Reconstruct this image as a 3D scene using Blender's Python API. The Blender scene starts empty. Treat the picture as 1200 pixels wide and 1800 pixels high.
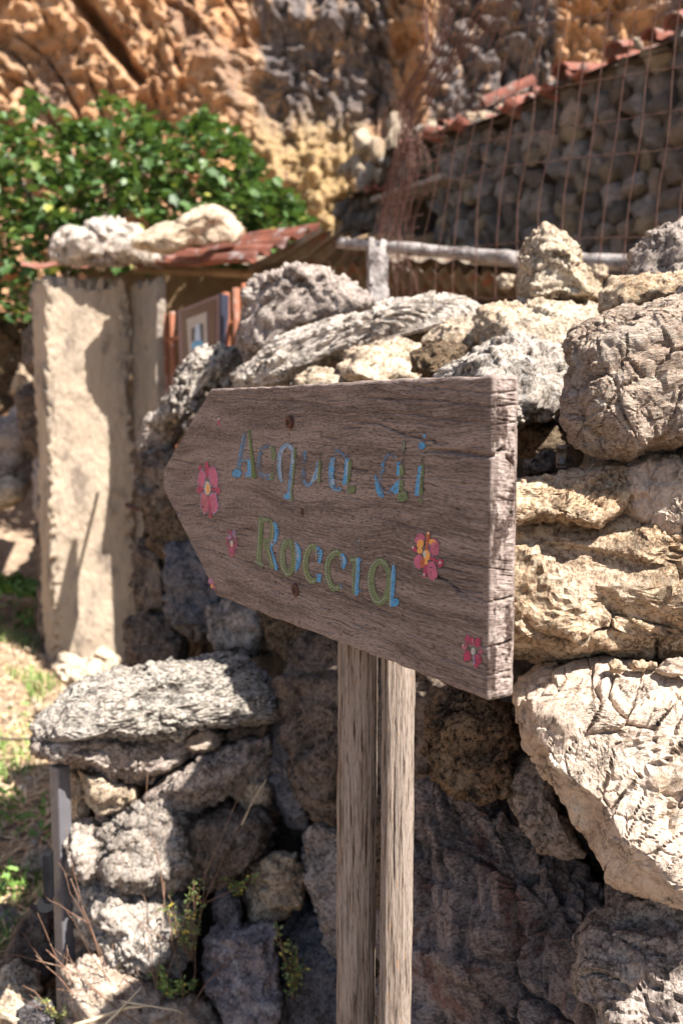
import bpy, math, random
import numpy as np
from mathutils import Vector
R = math.radians
rng = np.random.default_rng(7)
random.seed(7)
scene = bpy.context.scene
COL = scene.collection

# ------------------------------------------------------------------ camera, sky, sun
F = 1750.0
PITCH = math.atan(176.0 / F)
CAMZ = 1.4
cam_d = bpy.data.cameras.new('camera')
cam = bpy.data.objects.new('camera', cam_d)
COL.objects.link(cam)
cam.location = (0, 0, CAMZ)
cam.rotation_euler = (math.pi / 2 - PITCH, 0, 0)
cam_d.sensor_fit = 'VERTICAL'
cam_d.sensor_height = 36.0
cam_d.sensor_width = 24.0
cam_d.lens = 35.0
cam_d.clip_start = 0.05
cam_d.clip_end = 500
cam_d.dof.use_dof = True
cam_d.dof.focus_distance = 1.15
cam_d.dof.aperture_fstop = 5.2
cam_d.dof.aperture_blades = 7
scene.camera = cam

SUN_AZ = (0.79, -0.61)      # horizontal direction towards the sun
SUN_EL = 54.0
world = bpy.data.worlds.new('World')
scene.world = world
world.use_nodes = True
wn = world.node_tree
bg = wn.nodes['Background']
sky = wn.nodes.new('ShaderNodeTexSky')
sky.sky_type = 'NISHITA'
sky.sun_disc = False
sky.sun_elevation = R(SUN_EL)
sky.sun_rotation = math.atan2(SUN_AZ[0], SUN_AZ[1])
wn.links.new(sky.outputs[0], bg.inputs[0])
bg.inputs[1].default_value = 0.062
sun_d = bpy.data.lights.new('sun', 'SUN')
sun_d.energy = 5.0
sun_d.angle = R(0.5)
sun_d.color = (1.0, 0.95, 0.87)
sun = bpy.data.objects.new('sun', sun_d)
COL.objects.link(sun)
sv = Vector((SUN_AZ[0] * math.cos(R(SUN_EL)), SUN_AZ[1] * math.cos(R(SUN_EL)), math.sin(R(SUN_EL)))).normalized()
sun.rotation_euler = sv.to_track_quat('Z', 'Y').to_euler()
vs = scene.view_settings
vs.view_transform = 'Standard'
vs.look = 'None'
vs.exposure = 1.56
vs.gamma = 1.0
vs.use_curve_mapping = False

# ------------------------------------------------------------------ pixel helpers (1200 x 1800 photograph)
CP, SP = math.cos(PITCH), math.sin(PITCH)
CAM = np.array([0, 0, CAMZ])
def ray(px, py):
    a, b = (px - 600.0) / F, (900.0 - py) / F
    return np.array([a, CP + b * SP, -SP + b * CP])
def W(px, py, D):
    return CAM + ray(px, py) * D
WD = ray(-448, 724); WD = WD / np.linalg.norm(WD); WD[2] = 0; WD /= np.linalg.norm(WD)   # run of wall and sign
WN = np.array([-WD[1], WD[0], 0.0])        # their face normal, to the left and to us
def on_plane(px, py, p0, n):
    r = ray(px, py)
    return CAM + r * (np.dot(p0 - CAM, n) / np.dot(r, n))

# ------------------------------------------------------------------ noise
_r = np.random.default_rng(11)
PERM = _r.permutation(256).astype(np.int64)
G3 = _r.normal(size=(256, 3)); G3 /= np.linalg.norm(G3, axis=1)[:, None]
RV = _r.uniform(-1, 1, size=(256, 7))
def _h(i, j, k, s):
    return PERM[(PERM[(PERM[(i + s) & 255] + j) & 255] + k) & 255]
def perlin(p, seed=0):
    i = np.floor(p).astype(np.int64); f = p - i
    u = f * f * f * (f * (f * 6 - 15) + 10)
    out = 0
    for a in (0, 1):
        wa = u[:, 0] if a else 1 - u[:, 0]
        for b in (0, 1):
            wb = wa * (u[:, 1] if b else 1 - u[:, 1])
            for c in (0, 1):
                w = wb * (u[:, 2] if c else 1 - u[:, 2])
                g = G3[_h(i[:, 0] + a, i[:, 1] + b, i[:, 2] + c, seed)]
                out = out + w * (g[:, 0] * (f[:, 0] - a) + g[:, 1] * (f[:, 1] - b) + g[:, 2] * (f[:, 2] - c))
    return out * 1.5
def fbm(p, oct=4, seed=0, gain=.5):
    s, a = 0, 1.0
    for o in range(oct):
        s = s + a * perlin(p * (2.03 ** o) + o * 17.3, seed + o * 13)
        a *= gain
    return s
def ridged(p, oct=4, seed=0, gain=.5):
    s, a = 0, 1.0
    for o in range(oct):
        s = s + a * (1 - 2.2 * np.abs(perlin(p * (2.03 ** o) + o * 11.1, seed + o * 7)))
        a *= gain
    return s
def facets(p, seed=0, k=9.0, tilt=.9):
    """piecewise planar noise; returns height and distance to the joint between two facets"""
    base = np.floor(p - .5).astype(np.int64)
    D2, H = [], []
    for a in (0, 1):
        for b in (0, 1):
            for c in (0, 1):
                q = base + np.array([a, b, c])
                r = RV[_h(q[:, 0], q[:, 1], q[:, 2], seed)]
                d = p - (q + .5 + .42 * r[:, :3])
                D2.append((d * d).sum(1))
                H.append(r[:, 6] * .22 + tilt * (d * r[:, 3:6]).sum(1))
    D2 = np.array(D2); H = np.array(H)
    w = np.exp(-k * (D2 - D2.min(0)))
    h = (w * H).sum(0) / w.sum(0)
    s = np.sort(np.sqrt(D2), axis=0)
    return h, s[1] - s[0]
def sstep(a, b, x):
    t = np.clip((x - a) / (b - a), 0, 1)
    return t * t * (3 - 2 * t)

# ------------------------------------------------------------------ object helpers
def mesh_np(name, V, faces4=None, faces3=None, smooth=True):
    me = bpy.data.meshes.new(name)
    f4 = np.zeros((0, 4), int) if faces4 is None else np.asarray(faces4)
    f3 = np.zeros((0, 3), int) if faces3 is None else np.asarray(faces3)
    V = np.asarray(V, dtype=np.float32)
    me.vertices.add(len(V)); me.vertices.foreach_set('co', V.ravel())
    idx = np.concatenate([f4.ravel(), f3.ravel()]).astype(np.int32)
    me.loops.add(len(idx)); me.loops.foreach_set('vertex_index', idx)
    tot = np.concatenate([np.full(len(f4), 4), np.full(len(f3), 3)]).astype(np.int32)
    st = np.concatenate([[0], np.cumsum(tot)[:-1]]).astype(np.int32)
    me.polygons.add(len(tot)); me.polygons.foreach_set('loop_start', st); me.polygons.foreach_set('loop_total', tot)
    me.polygons.foreach_set('use_smooth', np.full(len(tot), smooth))
    me.update(calc_edges=True); me.validate()
    return me
def wloc(o):
    v = Vector(o.location)
    while o.parent: o = o.parent; v = v + o.location
    return v
def link(name, me, mat=None, parent=None, loc=None):
    o = bpy.data.objects.new(name, me)
    COL.objects.link(o)
    if mat is not None and me is not None:
        for m in (mat if isinstance(mat, (list, tuple)) else [mat]):
            me.materials.append(m)
    if parent is not None:
        o.parent = parent
        if loc is not None:
            o.location = Vector([float(c) for c in loc]) - wloc(parent)
        elif me is not None:
            o.location = -wloc(parent)
    elif loc is not None:
        o.location = [float(c) for c in loc]
    return o
def thing(name, label, cat, loc=(0, 0, 0), group=None):
    o = bpy.data.objects.new(name, None)
    o.empty_display_size = .1
    COL.objects.link(o)
    o.location = Vector([float(v) for v in loc]); tag(o, label, cat, group)
    return o
def tag(o, label=None, cat=None, group=None, kind=None):
    if label: o['label'] = label
    if cat: o['category'] = cat
    if group: o['group'] = group
    if kind: o['kind'] = kind
    return o
def grid_faces(nu, nv, off=0, wrap_v=False):
    i, j = np.meshgrid(np.arange(nu - 1), np.arange(nv if wrap_v else nv - 1), indexing='ij')
    i, j = i.ravel(), j.ravel(); j2 = (j + 1) % nv
    return np.stack([i * nv + j, (i + 1) * nv + j, (i + 1) * nv + j2, i * nv + j2], 1) + off
def box_np(a, b):
    x0, y0, z0 = a; x1, y1, z1 = b
    V = [(x0, y0, z0), (x1, y0, z0), (x1, y1, z0), (x0, y1, z0), (x0, y0, z1), (x1, y0, z1), (x1, y1, z1), (x0, y1, z1)]
    Fq = [(0, 3, 2, 1), (4, 5, 6, 7), (0, 1, 5, 4), (1, 2, 6, 5), (2, 3, 7, 6), (3, 0, 4, 7)]
    return np.array(V, float), np.array(Fq)
def tube_np(pts, rad, n=8, cap=True):
    pts = np.asarray(pts, float); m = len(pts)
    rad = np.full(m, rad) if np.isscalar(rad) else np.asarray(rad)
    t = np.gradient(pts, axis=0); t /= np.linalg.norm(t, axis=1)[:, None] + 1e-9
    ref = np.array([0, 0, 1.0]) if abs(t[:, 2]).mean() < .8 else np.array([1.0, 0, 0])
    u = np.cross(t, ref); u /= np.linalg.norm(u, axis=1)[:, None] + 1e-9
    v = np.cross(t, u)
    a = np.linspace(0, 2 * np.pi, n, endpoint=False)
    V = pts[:, None] + rad[:, None, None] * (np.cos(a)[None, :, None] * u[:, None] + np.sin(a)[None, :, None] * v[:, None])
    V = V.reshape(-1, 3); F4 = grid_faces(m, n, wrap_v=True); F3 = []
    if cap:
        V = np.vstack([V, pts[0], pts[-1]]); c0, c1 = m * n, m * n + 1
        for k in range(n):
            F3.append((c0, k, (k + 1) % n)); F3.append((c1, (m - 1) * n + (k + 1) % n, (m - 1) * n + k))
    return V, F4, np.array(F3, int).reshape(-1, 3)
class MB:
    def __init__(s): s.V, s.Q, s.T, s.n = [], [], [], 0
    def add(s, V, Q=None, T=None):
        s.V.append(V)
        if Q is not None and len(Q): s.Q.append(np.asarray(Q) + s.n)
        if T is not None and len(T): s.T.append(np.asarray(T) + s.n)
        s.n += len(V)
    def mesh(s, name, smooth=True):
        return mesh_np(name, np.vstack(s.V), np.vstack(s.Q) if s.Q else None, np.vstack(s.T) if s.T else None, smooth)

# ------------------------------------------------------------------ materials
def new_mat(name):
    m = bpy.data.materials.new(name); m.use_nodes = True
    return m, m.node_tree, m.node_tree.nodes['Principled BSDF']
def nd(nt, typ, ins=None, **props):
    n = nt.nodes.new('ShaderNode' + typ)
    for k, v in props.items(): setattr(n, k, v)
    for k, v in (ins or {}).items():
        s = n.inputs[k]
        if isinstance(v, bpy.types.NodeSocket): nt.links.new(v, s)
        else: s.default_value = v
    return n
def ramp(nt, fac, stops):
    n = nt.nodes.new('ShaderNodeValToRGB'); nt.links.new(fac, n.inputs[0])
    cr = n.color_ramp
    while len(cr.elements) < len(stops): cr.elements.new(.5)
    for e, (p, c) in zip(cr.elements, stops):
        e.position = p; e.color = (*c, 1) if len(c) == 3 else c
    return n.outputs[0]
def f01(nt, v, a, b, lo=0.0, hi=1.0):
    return nd(nt, 'MapRange', {0: v, 1: a, 2: b, 3: lo, 4: hi}).outputs[0]
def mixc(nt, f, a, b, mode='MIX'):
    n = nt.nodes.new('ShaderNodeMix'); n.data_type = 'RGBA'; n.blend_type = mode
    for k, v in ((0, f), (6, a), (7, b)):
        if isinstance(v, bpy.types.NodeSocket): nt.links.new(v, n.inputs[k])
        elif k == 0: n.inputs[0].default_value = v
        else: n.inputs[k].default_value = (*v, 1)
    return n.outputs[2]
def math_(nt, op, a, b=0.0):
    return nd(nt, 'Math', {0: a, 1: b}, operation=op).outputs[0]
def objvec(nt, scale=(1, 1, 1), rand=True, rot=(0, 0, 0)):
    tc = nt.nodes.new('ShaderNodeTexCoord'); v = tc.outputs['Object']
    if rand:
        oi = nt.nodes.new('ShaderNodeObjectInfo')
        off = nd(nt, 'VectorMath', {0: oi.outputs['Random'], 1: (37.0, 19.0, 53.0)}, operation='MULTIPLY').outputs[0]
        v = nd(nt, 'VectorMath', {0: v, 1: off}, operation='ADD').outputs[0]
    return nd(nt, 'Mapping', {0: v, 3: scale, 2: rot}).outputs[0]
def noise(nt, v, scale, detail=4, rough=.55, dist=0.0):
    return nd(nt, 'TexNoise', {'Vector': v, 'Scale': scale, 'Detail': detail, 'Roughness': rough, 'Distortion': dist}).outputs[0]

def rock_mat(name, c1, c2, c3, dark=.5, sc=1.0, crack=.6, bump=1.0, spot=None, spot_amt=.0, vein=0.0, strat=(1, 1, 1), srot=(0, 0, 0), speck=.35, rv=.16, sat=1.28):
    m, nt, b = new_mat(name)
    def st(c_):
        g_ = sum(c_) / 3
        return tuple(min(.85, max(.004, g_ + (x - g_) * sat)) for x in c_)
    c1, c2, c3 = st(c1), st(c2), tuple(x * .82 for x in st(c3))
    v = objvec(nt)
    vs_ = nd(nt, 'Mapping', {0: v, 2: srot, 3: strat}).outputs[0]
    n1 = noise(nt, v, 5 * sc, 4, .6)
    n2 = noise(nt, vs_, 24 * sc, 9, .72, .6)
    n3 = noise(nt, vs_, 150 * sc, 5, .75)
    rg_ = nt.nodes.new('ShaderNodeTexNoise'); rg_.noise_type = 'RIDGED_MULTIFRACTAL'; rg_.normalize = True
    nt.links.new(vs_, rg_.inputs['Vector']); rg_.inputs['Scale'].default_value = 16 * sc; rg_.inputs['Detail'].default_value = 7; rg_.inputs['Roughness'].default_value = .62
    rdg = rg_.outputs[0]
    col = mixc(nt, f01(nt, n1, .42, .58), c1, c2)
    col = mixc(nt, math_(nt, 'MULTIPLY', f01(nt, n2, .49, .60), dark), col, c3)
    col = mixc(nt, math_(nt, 'MULTIPLY', f01(nt, n2, .45, .33), .5), col, tuple(min(.78, x * 1.25 + .03) for x in c1))
    col = mixc(nt, math_(nt, 'MULTIPLY', f01(nt, n3, .53, .585), speck), col, tuple(min(.8, x * 1.5 + .05) for x in c1))
    col = mixc(nt, math_(nt, 'MULTIPLY', f01(nt, n3, .465, .41), speck * 1.9), col, tuple(x * .35 for x in c3))
    if spot is not None:
        n4 = noise(nt, v, 11 * sc, 7, .75, .3)
        col = mixc(nt, math_(nt, 'MULTIPLY', f01(nt, n4, .56, .62), spot_amt), col, spot)
    wn_ = nd(nt, 'TexNoise', {'Vector': v, 'Scale': 8 * sc, 'Detail': 8.0, 'Roughness': .7}).outputs[1]
    warp = nd(nt, 'VectorMath', {0: v, 1: nd(nt, 'VectorMath', {0: wn_, 1: (.22 / sc,) * 3}, operation='MULTIPLY').outputs[0]}, operation='ADD').outputs[0]
    thin = f01(nt, noise(nt, v, 19 * sc, 4, .7), .50, .62)
    cr = nd(nt, 'TexVoronoi', {'Vector': warp, 'Scale': 12 * sc}, feature='DISTANCE_TO_EDGE').outputs['Distance']
    cr2 = nd(nt, 'TexVoronoi', {'Vector': warp, 'Scale': 34 * sc}, feature='DISTANCE_TO_EDGE').outputs['Distance']
    line = math_(nt, 'MULTIPLY', f01(nt, cr, .0, .022, 1, 0), thin)
    line2 = math_(nt, 'MULTIPLY', f01(nt, cr2, .0, .05, 1, 0), math_(nt, 'MULTIPLY', thin, .7))
    line = math_(nt, 'MAXIMUM', line, line2)
    col = mixc(nt, math_(nt, 'MINIMUM', math_(nt, 'MULTIPLY', line, crack * 1.3), 1.0), col, tuple(x * .14 for x in c3))
    if vein > 0:
        vv = nd(nt, 'TexVoronoi', {'Vector': warp, 'Scale': 5 * sc}, feature='DISTANCE_TO_EDGE').outputs['Distance']
        col = mixc(nt, math_(nt, 'MULTIPLY', f01(nt, vv, .0, .06, 1, 0), vein), col, (.62, .56, .52))
    oi_ = nt.nodes.new('ShaderNodeObjectInfo')
    col = nd(nt, 'HueSaturation', {'Value': f01(nt, oi_.outputs['Random'], 0, 1, 1 - rv, 1 + rv), 'Color': col}).outputs[0]
    nt.links.new(col, b.inputs['Base Color'])
    b.inputs['Roughness'].default_value = .88
    b.inputs['Specular IOR Level'].default_value = .25
    h = math_(nt, 'ADD', math_(nt, 'MULTIPLY', n2, .8), math_(nt, 'MULTIPLY', n3, .5))
    h = math_(nt, 'ADD', h, math_(nt, 'MULTIPLY', rdg, .25))
    h = math_(nt, 'SUBTRACT', h, math_(nt, 'MULTIPLY', line, .4))
    bp = nd(nt, 'Bump', {'Height': h, 'Strength': 1.0, 'Distance': .016 * bump / sc})
    nt.links.new(bp.outputs[0], b.inputs['Normal'])
    return m

CREAM = (.57, .45, .34); TAN = (.50, .36, .245); GREY = (.30, .265, .245); DGREY = (.155, .138, .13)
M_pale = rock_mat('rock_pale', (.68, .57, .46), (.60, .475, .36), (.25, .18, .135), dark=.6, crack=.6, spot=(.17, .14, .115), spot_amt=.5)
M_bright = rock_mat('rock_bright', (.69, .56, .46), (.62, .48, .38), (.46, .34, .26), sat=1.05, dark=.5, crack=.85, bump=.7, spot=(.36, .24, .12), spot_amt=.45, speck=.15)
M_ochre = rock_mat('rock_ochre', (.68, .53, .40), (.62, .44, .29), (.27, .18, .12), sat=1.12, dark=.65, crack=.7, bump=1.1, spot=(.15, .115, .085), spot_amt=.45)
M_pink = rock_mat('rock_pinkish', (.70, .575, .48), (.61, .475, .385), (.30, .205, .155), dark=.55, crack=.3, bump=1.2, strat=(1, 1, 2.4), srot=(0, R(14), 0), spot=(.68, .6, .52), spot_amt=.5)
M_grey = rock_mat('rock_grey', (.48, .41, .37), (.38, .32, .285), (.12, .098, .086), dark=.8, crack=.5, bump=1.2, spot=(.66, .58, .51), spot_amt=.55)
M_white = rock_mat('rock_whitish', (.68, .60, .53), (.54, .465, .405), (.15, .125, .11), dark=.75, crack=.4, bump=1.4, spot=(.68, .61, .54), spot_amt=.5)
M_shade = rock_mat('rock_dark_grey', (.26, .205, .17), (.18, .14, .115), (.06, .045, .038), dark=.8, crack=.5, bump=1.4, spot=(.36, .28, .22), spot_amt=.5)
M_brown = rock_mat('rock_brown_porous', (.22, .155, .11), (.28, .20, .13), (.045, .033, .026), dark=.85, crack=.2, bump=1.9, spot=(.46, .36, .25), spot_amt=.55, speck=.6)
M_slate = rock_mat('rock_bluish', (.21, .195, .20), (.165, .15, .155), (.07, .06, .06), dark=.65, crack=.5, bump=1.0, spot=(.33, .28, .25), spot_amt=.45)
M_vein = rock_mat('rock_veined_grey', (.28, .24, .24), (.23, .195, .195), (.12, .095, .095), dark=.5, crack=.5, bump=.8, vein=.5, sc=1.2)
M_bed = rock_mat('rock_bed', (.46, .385, .355), (.34, .28, .255), (.16, .125, .115), dark=.6, crack=.6, bump=1.3, spot=(.30, .085, .05), spot_amt=.5, strat=(1, 1, 1.8), srot=(0, R(-50), 0))
M_lichen = rock_mat('rock_lichen_slab', (.52, .47, .42), (.42, .37, .33), (.07, .06, .055), dark=.9, crack=.1, bump=1.5, strat=(.6, 1, 2.0), spot=(.56, .51, .46), spot_amt=.5, speck=.7)
M_hs1 = rock_mat('house_stone_brown', (.60, .44, .34), (.42, .31, .235), (.12, .085, .065), dark=.7, crack=.2, bump=2.5, sc=.6, rv=.4, sat=.85)
M_hs2 = rock_mat('house_stone_grey', (.54, .45, .40), (.37, .31, .275), (.11, .09, .078), dark=.7, crack=.2, bump=2.5, sc=.6, rv=.4, sat=.85)
M_hs3 = rock_mat('house_stone_tan', (.70, .53, .35), (.60, .43, .27), (.20, .14, .09), dark=.7, crack=.2, bump=2.5, sc=.6, rv=.4, sat=.85)

# ------------------------------------------------------------------ the rock builder
def concentric(M):
    a = np.linspace(-1, 1, M)
    X, Y = np.meshgrid(a, a, indexing='ij')
    r = np.maximum(np.abs(X), np.abs(Y)); n = np.hypot(X, Y) + 1e-9
    k = r / n
    return X * k, Y * k
def grid_normals(P):
    du = np.gradient(P, axis=0); dv = np.gradient(P, axis=1)
    n = np.cross(du, dv); n /= np.linalg.norm(n, axis=2)[..., None] + 1e-12
    return n
def outline_r(poly, n=720, smooth=5):
    poly = np.asarray(poly, float)
    th = np.linspace(-np.pi, np.pi, n, endpoint=False)
    out = np.zeros(n)
    A = poly; B = np.roll(poly, -1, axis=0)
    for i, t in enumerate(th):
        d = np.array([math.cos(t), math.sin(t)])
        e = B - A
        den = d[0] * e[:, 1] - d[1] * e[:, 0]
        den = np.where(abs(den) < 1e-12, 1e-12, den)
        s = (A[:, 0] * e[:, 1] - A[:, 1] * e[:, 0]) / den
        u = (A[:, 0] * d[1] - A[:, 1] * d[0]) / den
        ok = (s > 0) & (u >= -1e-6) & (u <= 1 + 1e-6)
        out[i] = s[ok].max() if ok.any() else 0
    out[out == 0] = out[out > 0].mean()
    k = np.hanning(smooth + 2)[1:-1]; k /= k.sum()
    return th, np.convolve(np.concatenate([out[-smooth:], out, out[:smooth]]), k, 'same')[smooth:-smooth]
NTRI = [0]
def rock(outline, D, mat, parent=None, name='stone', T=None, gx=0.0, gy=0.0, M=70, seed=None, amp=1.0, facet=1.0, pit=0.0,
         e=.62, strata=0.0, sdir=(0, .3, 1), fine=1.0, crackd=1.0, label=None, cat=None, group=None):
    rock.k = getattr(rock, 'k', 0) + 1
    seed = rock.k * 5 if seed is None else seed
    o = np.asarray(outline, float)
    x, y = o[:, 0], o[:, 1]; x2, y2 = np.roll(x, -1), np.roll(y, -1)
    cr = x * y2 - x2 * y; A = cr.sum() / 2
    cx = ((x + x2) * cr).sum() / (6 * A); cy = ((y + y2) * cr).sum() / (6 * A)
    sc = D / F
    loc = np.stack([(x - cx) * sc, -(y - cy) * sc], 1)
    s = math.sqrt(abs(A)) * sc
    T = .5 * s if T is None else T
    th, rr = outline_r(loc)
    rr = rr * 1.03
    X, Y = concentric(M)
    r = np.hypot(X, Y); ang = np.arctan2(Y, X)
    phi = r * R(138)
    Rt = np.interp(ang.ravel(), np.append(th, np.pi), np.append(rr, rr[0])).reshape(ang.shape)
    sp, cp = np.sin(phi), np.cos(phi)
    ww = np.sign(cp) * np.abs(cp) ** e
    a = Rt * np.cos(ang) * sp ** (e * .9); b = Rt * np.sin(ang) * sp ** (e * .9)
    # chisel with planes
    rg = np.random.default_rng(seed)
    dirs = np.stack([np.cos(ang) * sp, np.sin(ang) * sp, cp], -1)
    pn = rg.normal(size=(17, 3)); pn[:, 2] = np.abs(pn[:, 2]) * .9; pn /= np.linalg.norm(pn, axis=1)[:, None]
    pd = rg.uniform(.74, 1.0, 17)
    dd = np.maximum(dirs @ pn.T, 1e-3)
    rho = np.minimum((pd / dd), 1.12)
    rho = -np.log(np.exp(-80 * rho).sum(-1)) / 80
    rho = rho / np.percentile(rho, 80)
    kf = 1 + (rho - 1) * facet * np.clip(np.abs(cp) * 1.6 + .25, 0, 1)
    a, b, ww = a * kf, b * kf, ww * kf
    ctr = W(cx, cy, D)
    Fd = ray(cx, cy); Fd /= np.linalg.norm(Fd)
    Xd = np.cross(Fd, [0, 0, 1]); Xd /= np.linalg.norm(Xd); Ud = np.cross(Xd, Fd)
    P = a[..., None] * Xd + b[..., None] * Ud + (gx * a + gy * b - ww * T)[..., None] * Fd
    sv_ = rg.uniform(-60, 60, 3)
    N = grid_normals(P)
    if (N[M // 2, M // 2] @ Fd) > 0: flip = True
    else: flip = False
    N = -N if flip else N
    edge = sstep(1.0, .93, r)
    q = (P / s).reshape(-1, 3) + sv_
    wv = np.stack([perlin(q * 1.3, seed), perlin(q * 1.3 + 9, seed + 1), perlin(q * 1.3 + 23, seed + 2)], 1)
    qw = q + .10 * wv
    ax_ = np.linalg.qr(rg.normal(size=(3, 3)))[0]; sc_ = np.array([.8, 1.0, 1.7])
    qa = (qw @ ax_) * sc_; ax2 = np.linalg.qr(rg.normal(size=(3, 3)))[0]; qb = (qw @ ax2) * np.array([.75, 1.0, 1.8])
    h1, _ = facets(qa * 1.6, seed, 30)
    h2, g2 = facets(qb * 3.4 + 5, seed + 3, 60)
    h3, g3 = facets(qa * np.array([.6, 1, 1.3]) * 8 + 8, seed + 5, 60)
    h6, _ = facets(qb * np.array([.5, 1, 1.3]) * 17 + 3, seed + 15, 50)
    h = s * amp * (.100 * h1 + .058 * h2 + .026 * h3 * (.5 + sstep(-.3, .3, perlin(q * 1.7, seed + 22))) + .010 * h6 * (.2 + 1.1 * sstep(-.2, .3, perlin(q * 1.9, seed + 23))) + .006 * fbm(q * 3, 3, seed + 4))
    h -= s * crackd * .030 * np.exp(-(g2 / .035) ** 2) * sstep(-.15, .2, perlin(q * 2.1, seed + 8))
    h -= s * crackd * .012 * np.exp(-(g3 / .05) ** 2) * sstep(-.1, .2, perlin(q * 3.1, seed + 18))
    if strata > 0:
        sd = np.asarray(sdir, float); sd /= np.linalg.norm(sd)
        lv = (q @ sd) * 6 + 1.2 * perlin(q * 1.6, seed + 9) + .3 * perlin(q * 7, seed + 10)
        saw = lv - np.floor(lv)
        h += s * strata * .05 * (sstep(0, .75, saw) * (1 - sstep(.9, 1, saw)))
    P = P + N * (h.reshape(M, M) * (.25 + .75 * edge))[..., None]
    N = grid_normals(P); N = -N if flip else N
    pa = P.reshape(-1, 3) + sv_ * .3
    h4, g4 = facets((pa @ ax_) * np.array([16, 38, 70]) + .25 * wv, seed + 6, 70)
    h5, _ = facets((pa @ ax_) * np.array([45, 95, 150]), seed + 16, 50)
    fh = .0050 * h4 + .0022 * h5 + .0008 * ridged(pa * 40, 3, seed + 7) + .0010 * perlin(pa * 190, seed)
    if pit > 0:
        pp = perlin(pa * 55, seed + 12)
        fh -= pit * .006 * sstep(.12, .45, pp) + pit * .006 * sstep(.1, .4, perlin(pa * 24, seed + 14))
    fh *= min(1.6, .5 + D * .4) * fine * (.30 + .85 * sstep(-.25, .30, perlin(q * 2.3, seed + 21)))
    P = P + N * (fh.reshape(M, M) * edge)[..., None]
    # close the back
    ring = [(0, j) for j in range(M)] + [(i, M - 1) for i in range(1, M)] + [(M - 1, j) for j in range(M - 2, -1, -1)] + [(i, 0) for i in range(M - 2, 0, -1)]
    ri = np.array([i * M + j for i, j in ring])
    back = P[[0, 0, -1, -1], [0, -1, 0, -1]].mean(0) + Fd * T * .35
    V = np.vstack([P.reshape(-1, 3), back])
    Q = grid_faces(M, M); T3 = np.stack([ri, np.roll(ri, -1), np.full(len(ri), M * M)], 1)
    if flip: Q = Q[:, ::-1]
    else: T3 = T3[:, ::-1]
    NTRI[0] += 2 * len(Q) + len(T3)
    me = mesh_np(name, V, Q, T3, M < 150)
    ob = link(name, me, mat, parent, loc=ctr)
    if parent is None: tag(ob, label, cat or 'rock', group)
    elif label: ob['label'] = label
    return ob

def ico_rocks(n, sub, seed0, rough=1.0, box=1.0):
    """small shared stone shapes, about one unit across"""
    import bmesh
    out = []
    for k in range(n):
        bm = bmesh.new(); bmesh.ops.create_icosphere(bm, subdivisions=sub, radius=.5)
        V = np.array([v.co[:] for v in bm.verts]); T = np.array([[v.index for v in f.verts] for f in bm.faces]); bm.free()
        rg = np.random.default_rng(seed0 + k)
        V = np.sign(V) * np.abs(V) ** box
        d = V / np.linalg.norm(V, axis=1)[:, None]; V0 = V.copy()
        pn = rg.normal(size=(16, 3)); pn /= np.linalg.norm(pn, axis=1)[:, None]
        rho = np.minimum(rg.uniform(.72, 1.0, 16) / np.maximum(d @ pn.T, 1e-3), 1.3)
        rho = -np.log(np.exp(-40 * rho).sum(-1)) / 40
        V = (V0 / np.abs(V0).max() * .47 if box < 1 else d * .5) * (rho / rho.mean())[:, None]
        h, g = facets(V * 4 + k * 7.7, seed0 + k, 30)
        V = V + d * (rough * (.10 * h + .05 * fbm(V * 6, 3, seed0 + k)))[:, None]
        out.append(mesh_np('stone', V, None, T))
    return out
SMALL = ico_rocks(8, 5, 100)     # for near stones
TINY = ico_rocks(10, 3, 300, 1.3, .6)      # for far stones
def put_stone(me, mat, loc, size, rot, parent=None, name='stone'):
    key = (me.name, mat.name)
    d = put_stone.cache.get(key)
    if d is None:
        d = me.copy(); d.materials.clear(); d.materials.append(mat); put_stone.cache[key] = d
    o = bpy.data.objects.new(name, d); COL.objects.link(o)
    o.parent = parent
    o.location = Vector([float(c) for c in loc]) - (wloc(parent) if parent else Vector((0, 0, 0)))
    o.scale = size; o.rotation_euler = rot
    return o
put_stone.cache = {}


# ================================================================== GROUND AND CLIFF
def ground_z(x, y):
    z = .10 * np.exp(-((x + .1) ** 2 + (y - 2.1) ** 2) / .6)
    z = z + .9 * sstep(5.8, 10, y) + .25 * sstep(-1.0, -3.0, x) * sstep(1.5, 5, y)
    return z
def ground_h(x, y):
    p = np.stack([x, y, np.zeros_like(x)], 1)
    return ground_z(x, y) + .035 * fbm(p * 2.2, 3, 40) + .012 * fbm(p * 14, 3, 41)
gu = np.concatenate([np.linspace(-40, -3.2, 24), np.linspace(-3, 1.2, 260), np.linspace(1.4, 40, 24)])
gv = np.concatenate([np.linspace(-30, .8, 20), np.linspace(.95, 7, 300), np.linspace(7.2, 16, 50), np.linspace(17, 60, 10)])
GX, GY = np.meshgrid(gu, gv, indexing='ij')
gz = ground_h(GX.ravel(), GY.ravel())
me = mesh_np('ground', np.stack([GX.ravel(), GY.ravel(), gz], 1), grid_faces(len(gu), len(gv)))
m, nt, b = new_mat('dry_earth')
v = objvec(nt, rand=False)
c = mixc(nt, f01(nt, noise(nt, v, 2.2, 4), .4, .6), (.42, .30, .21), (.30, .20, .13))
c = mixc(nt, f01(nt, noise(nt, v, 16, 6, .7), .5, .66), c, (.55, .43, .30))
c = mixc(nt, f01(nt, noise(nt, v, 60, 5, .7), .52, .68), c, (.14, .09, .06))
nt.links.new(c, b.inputs['Base Color']); b.inputs['Roughness'].default_value = .95
nt.links.new(nd(nt, 'Bump', {'Height': noise(nt, v, 45, 8, .75), 'Strength': 1.0, 'Distance': .03}).outputs[0], b.inputs['Normal'])
tag(link('ground', me, m), kind='structure')

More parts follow.
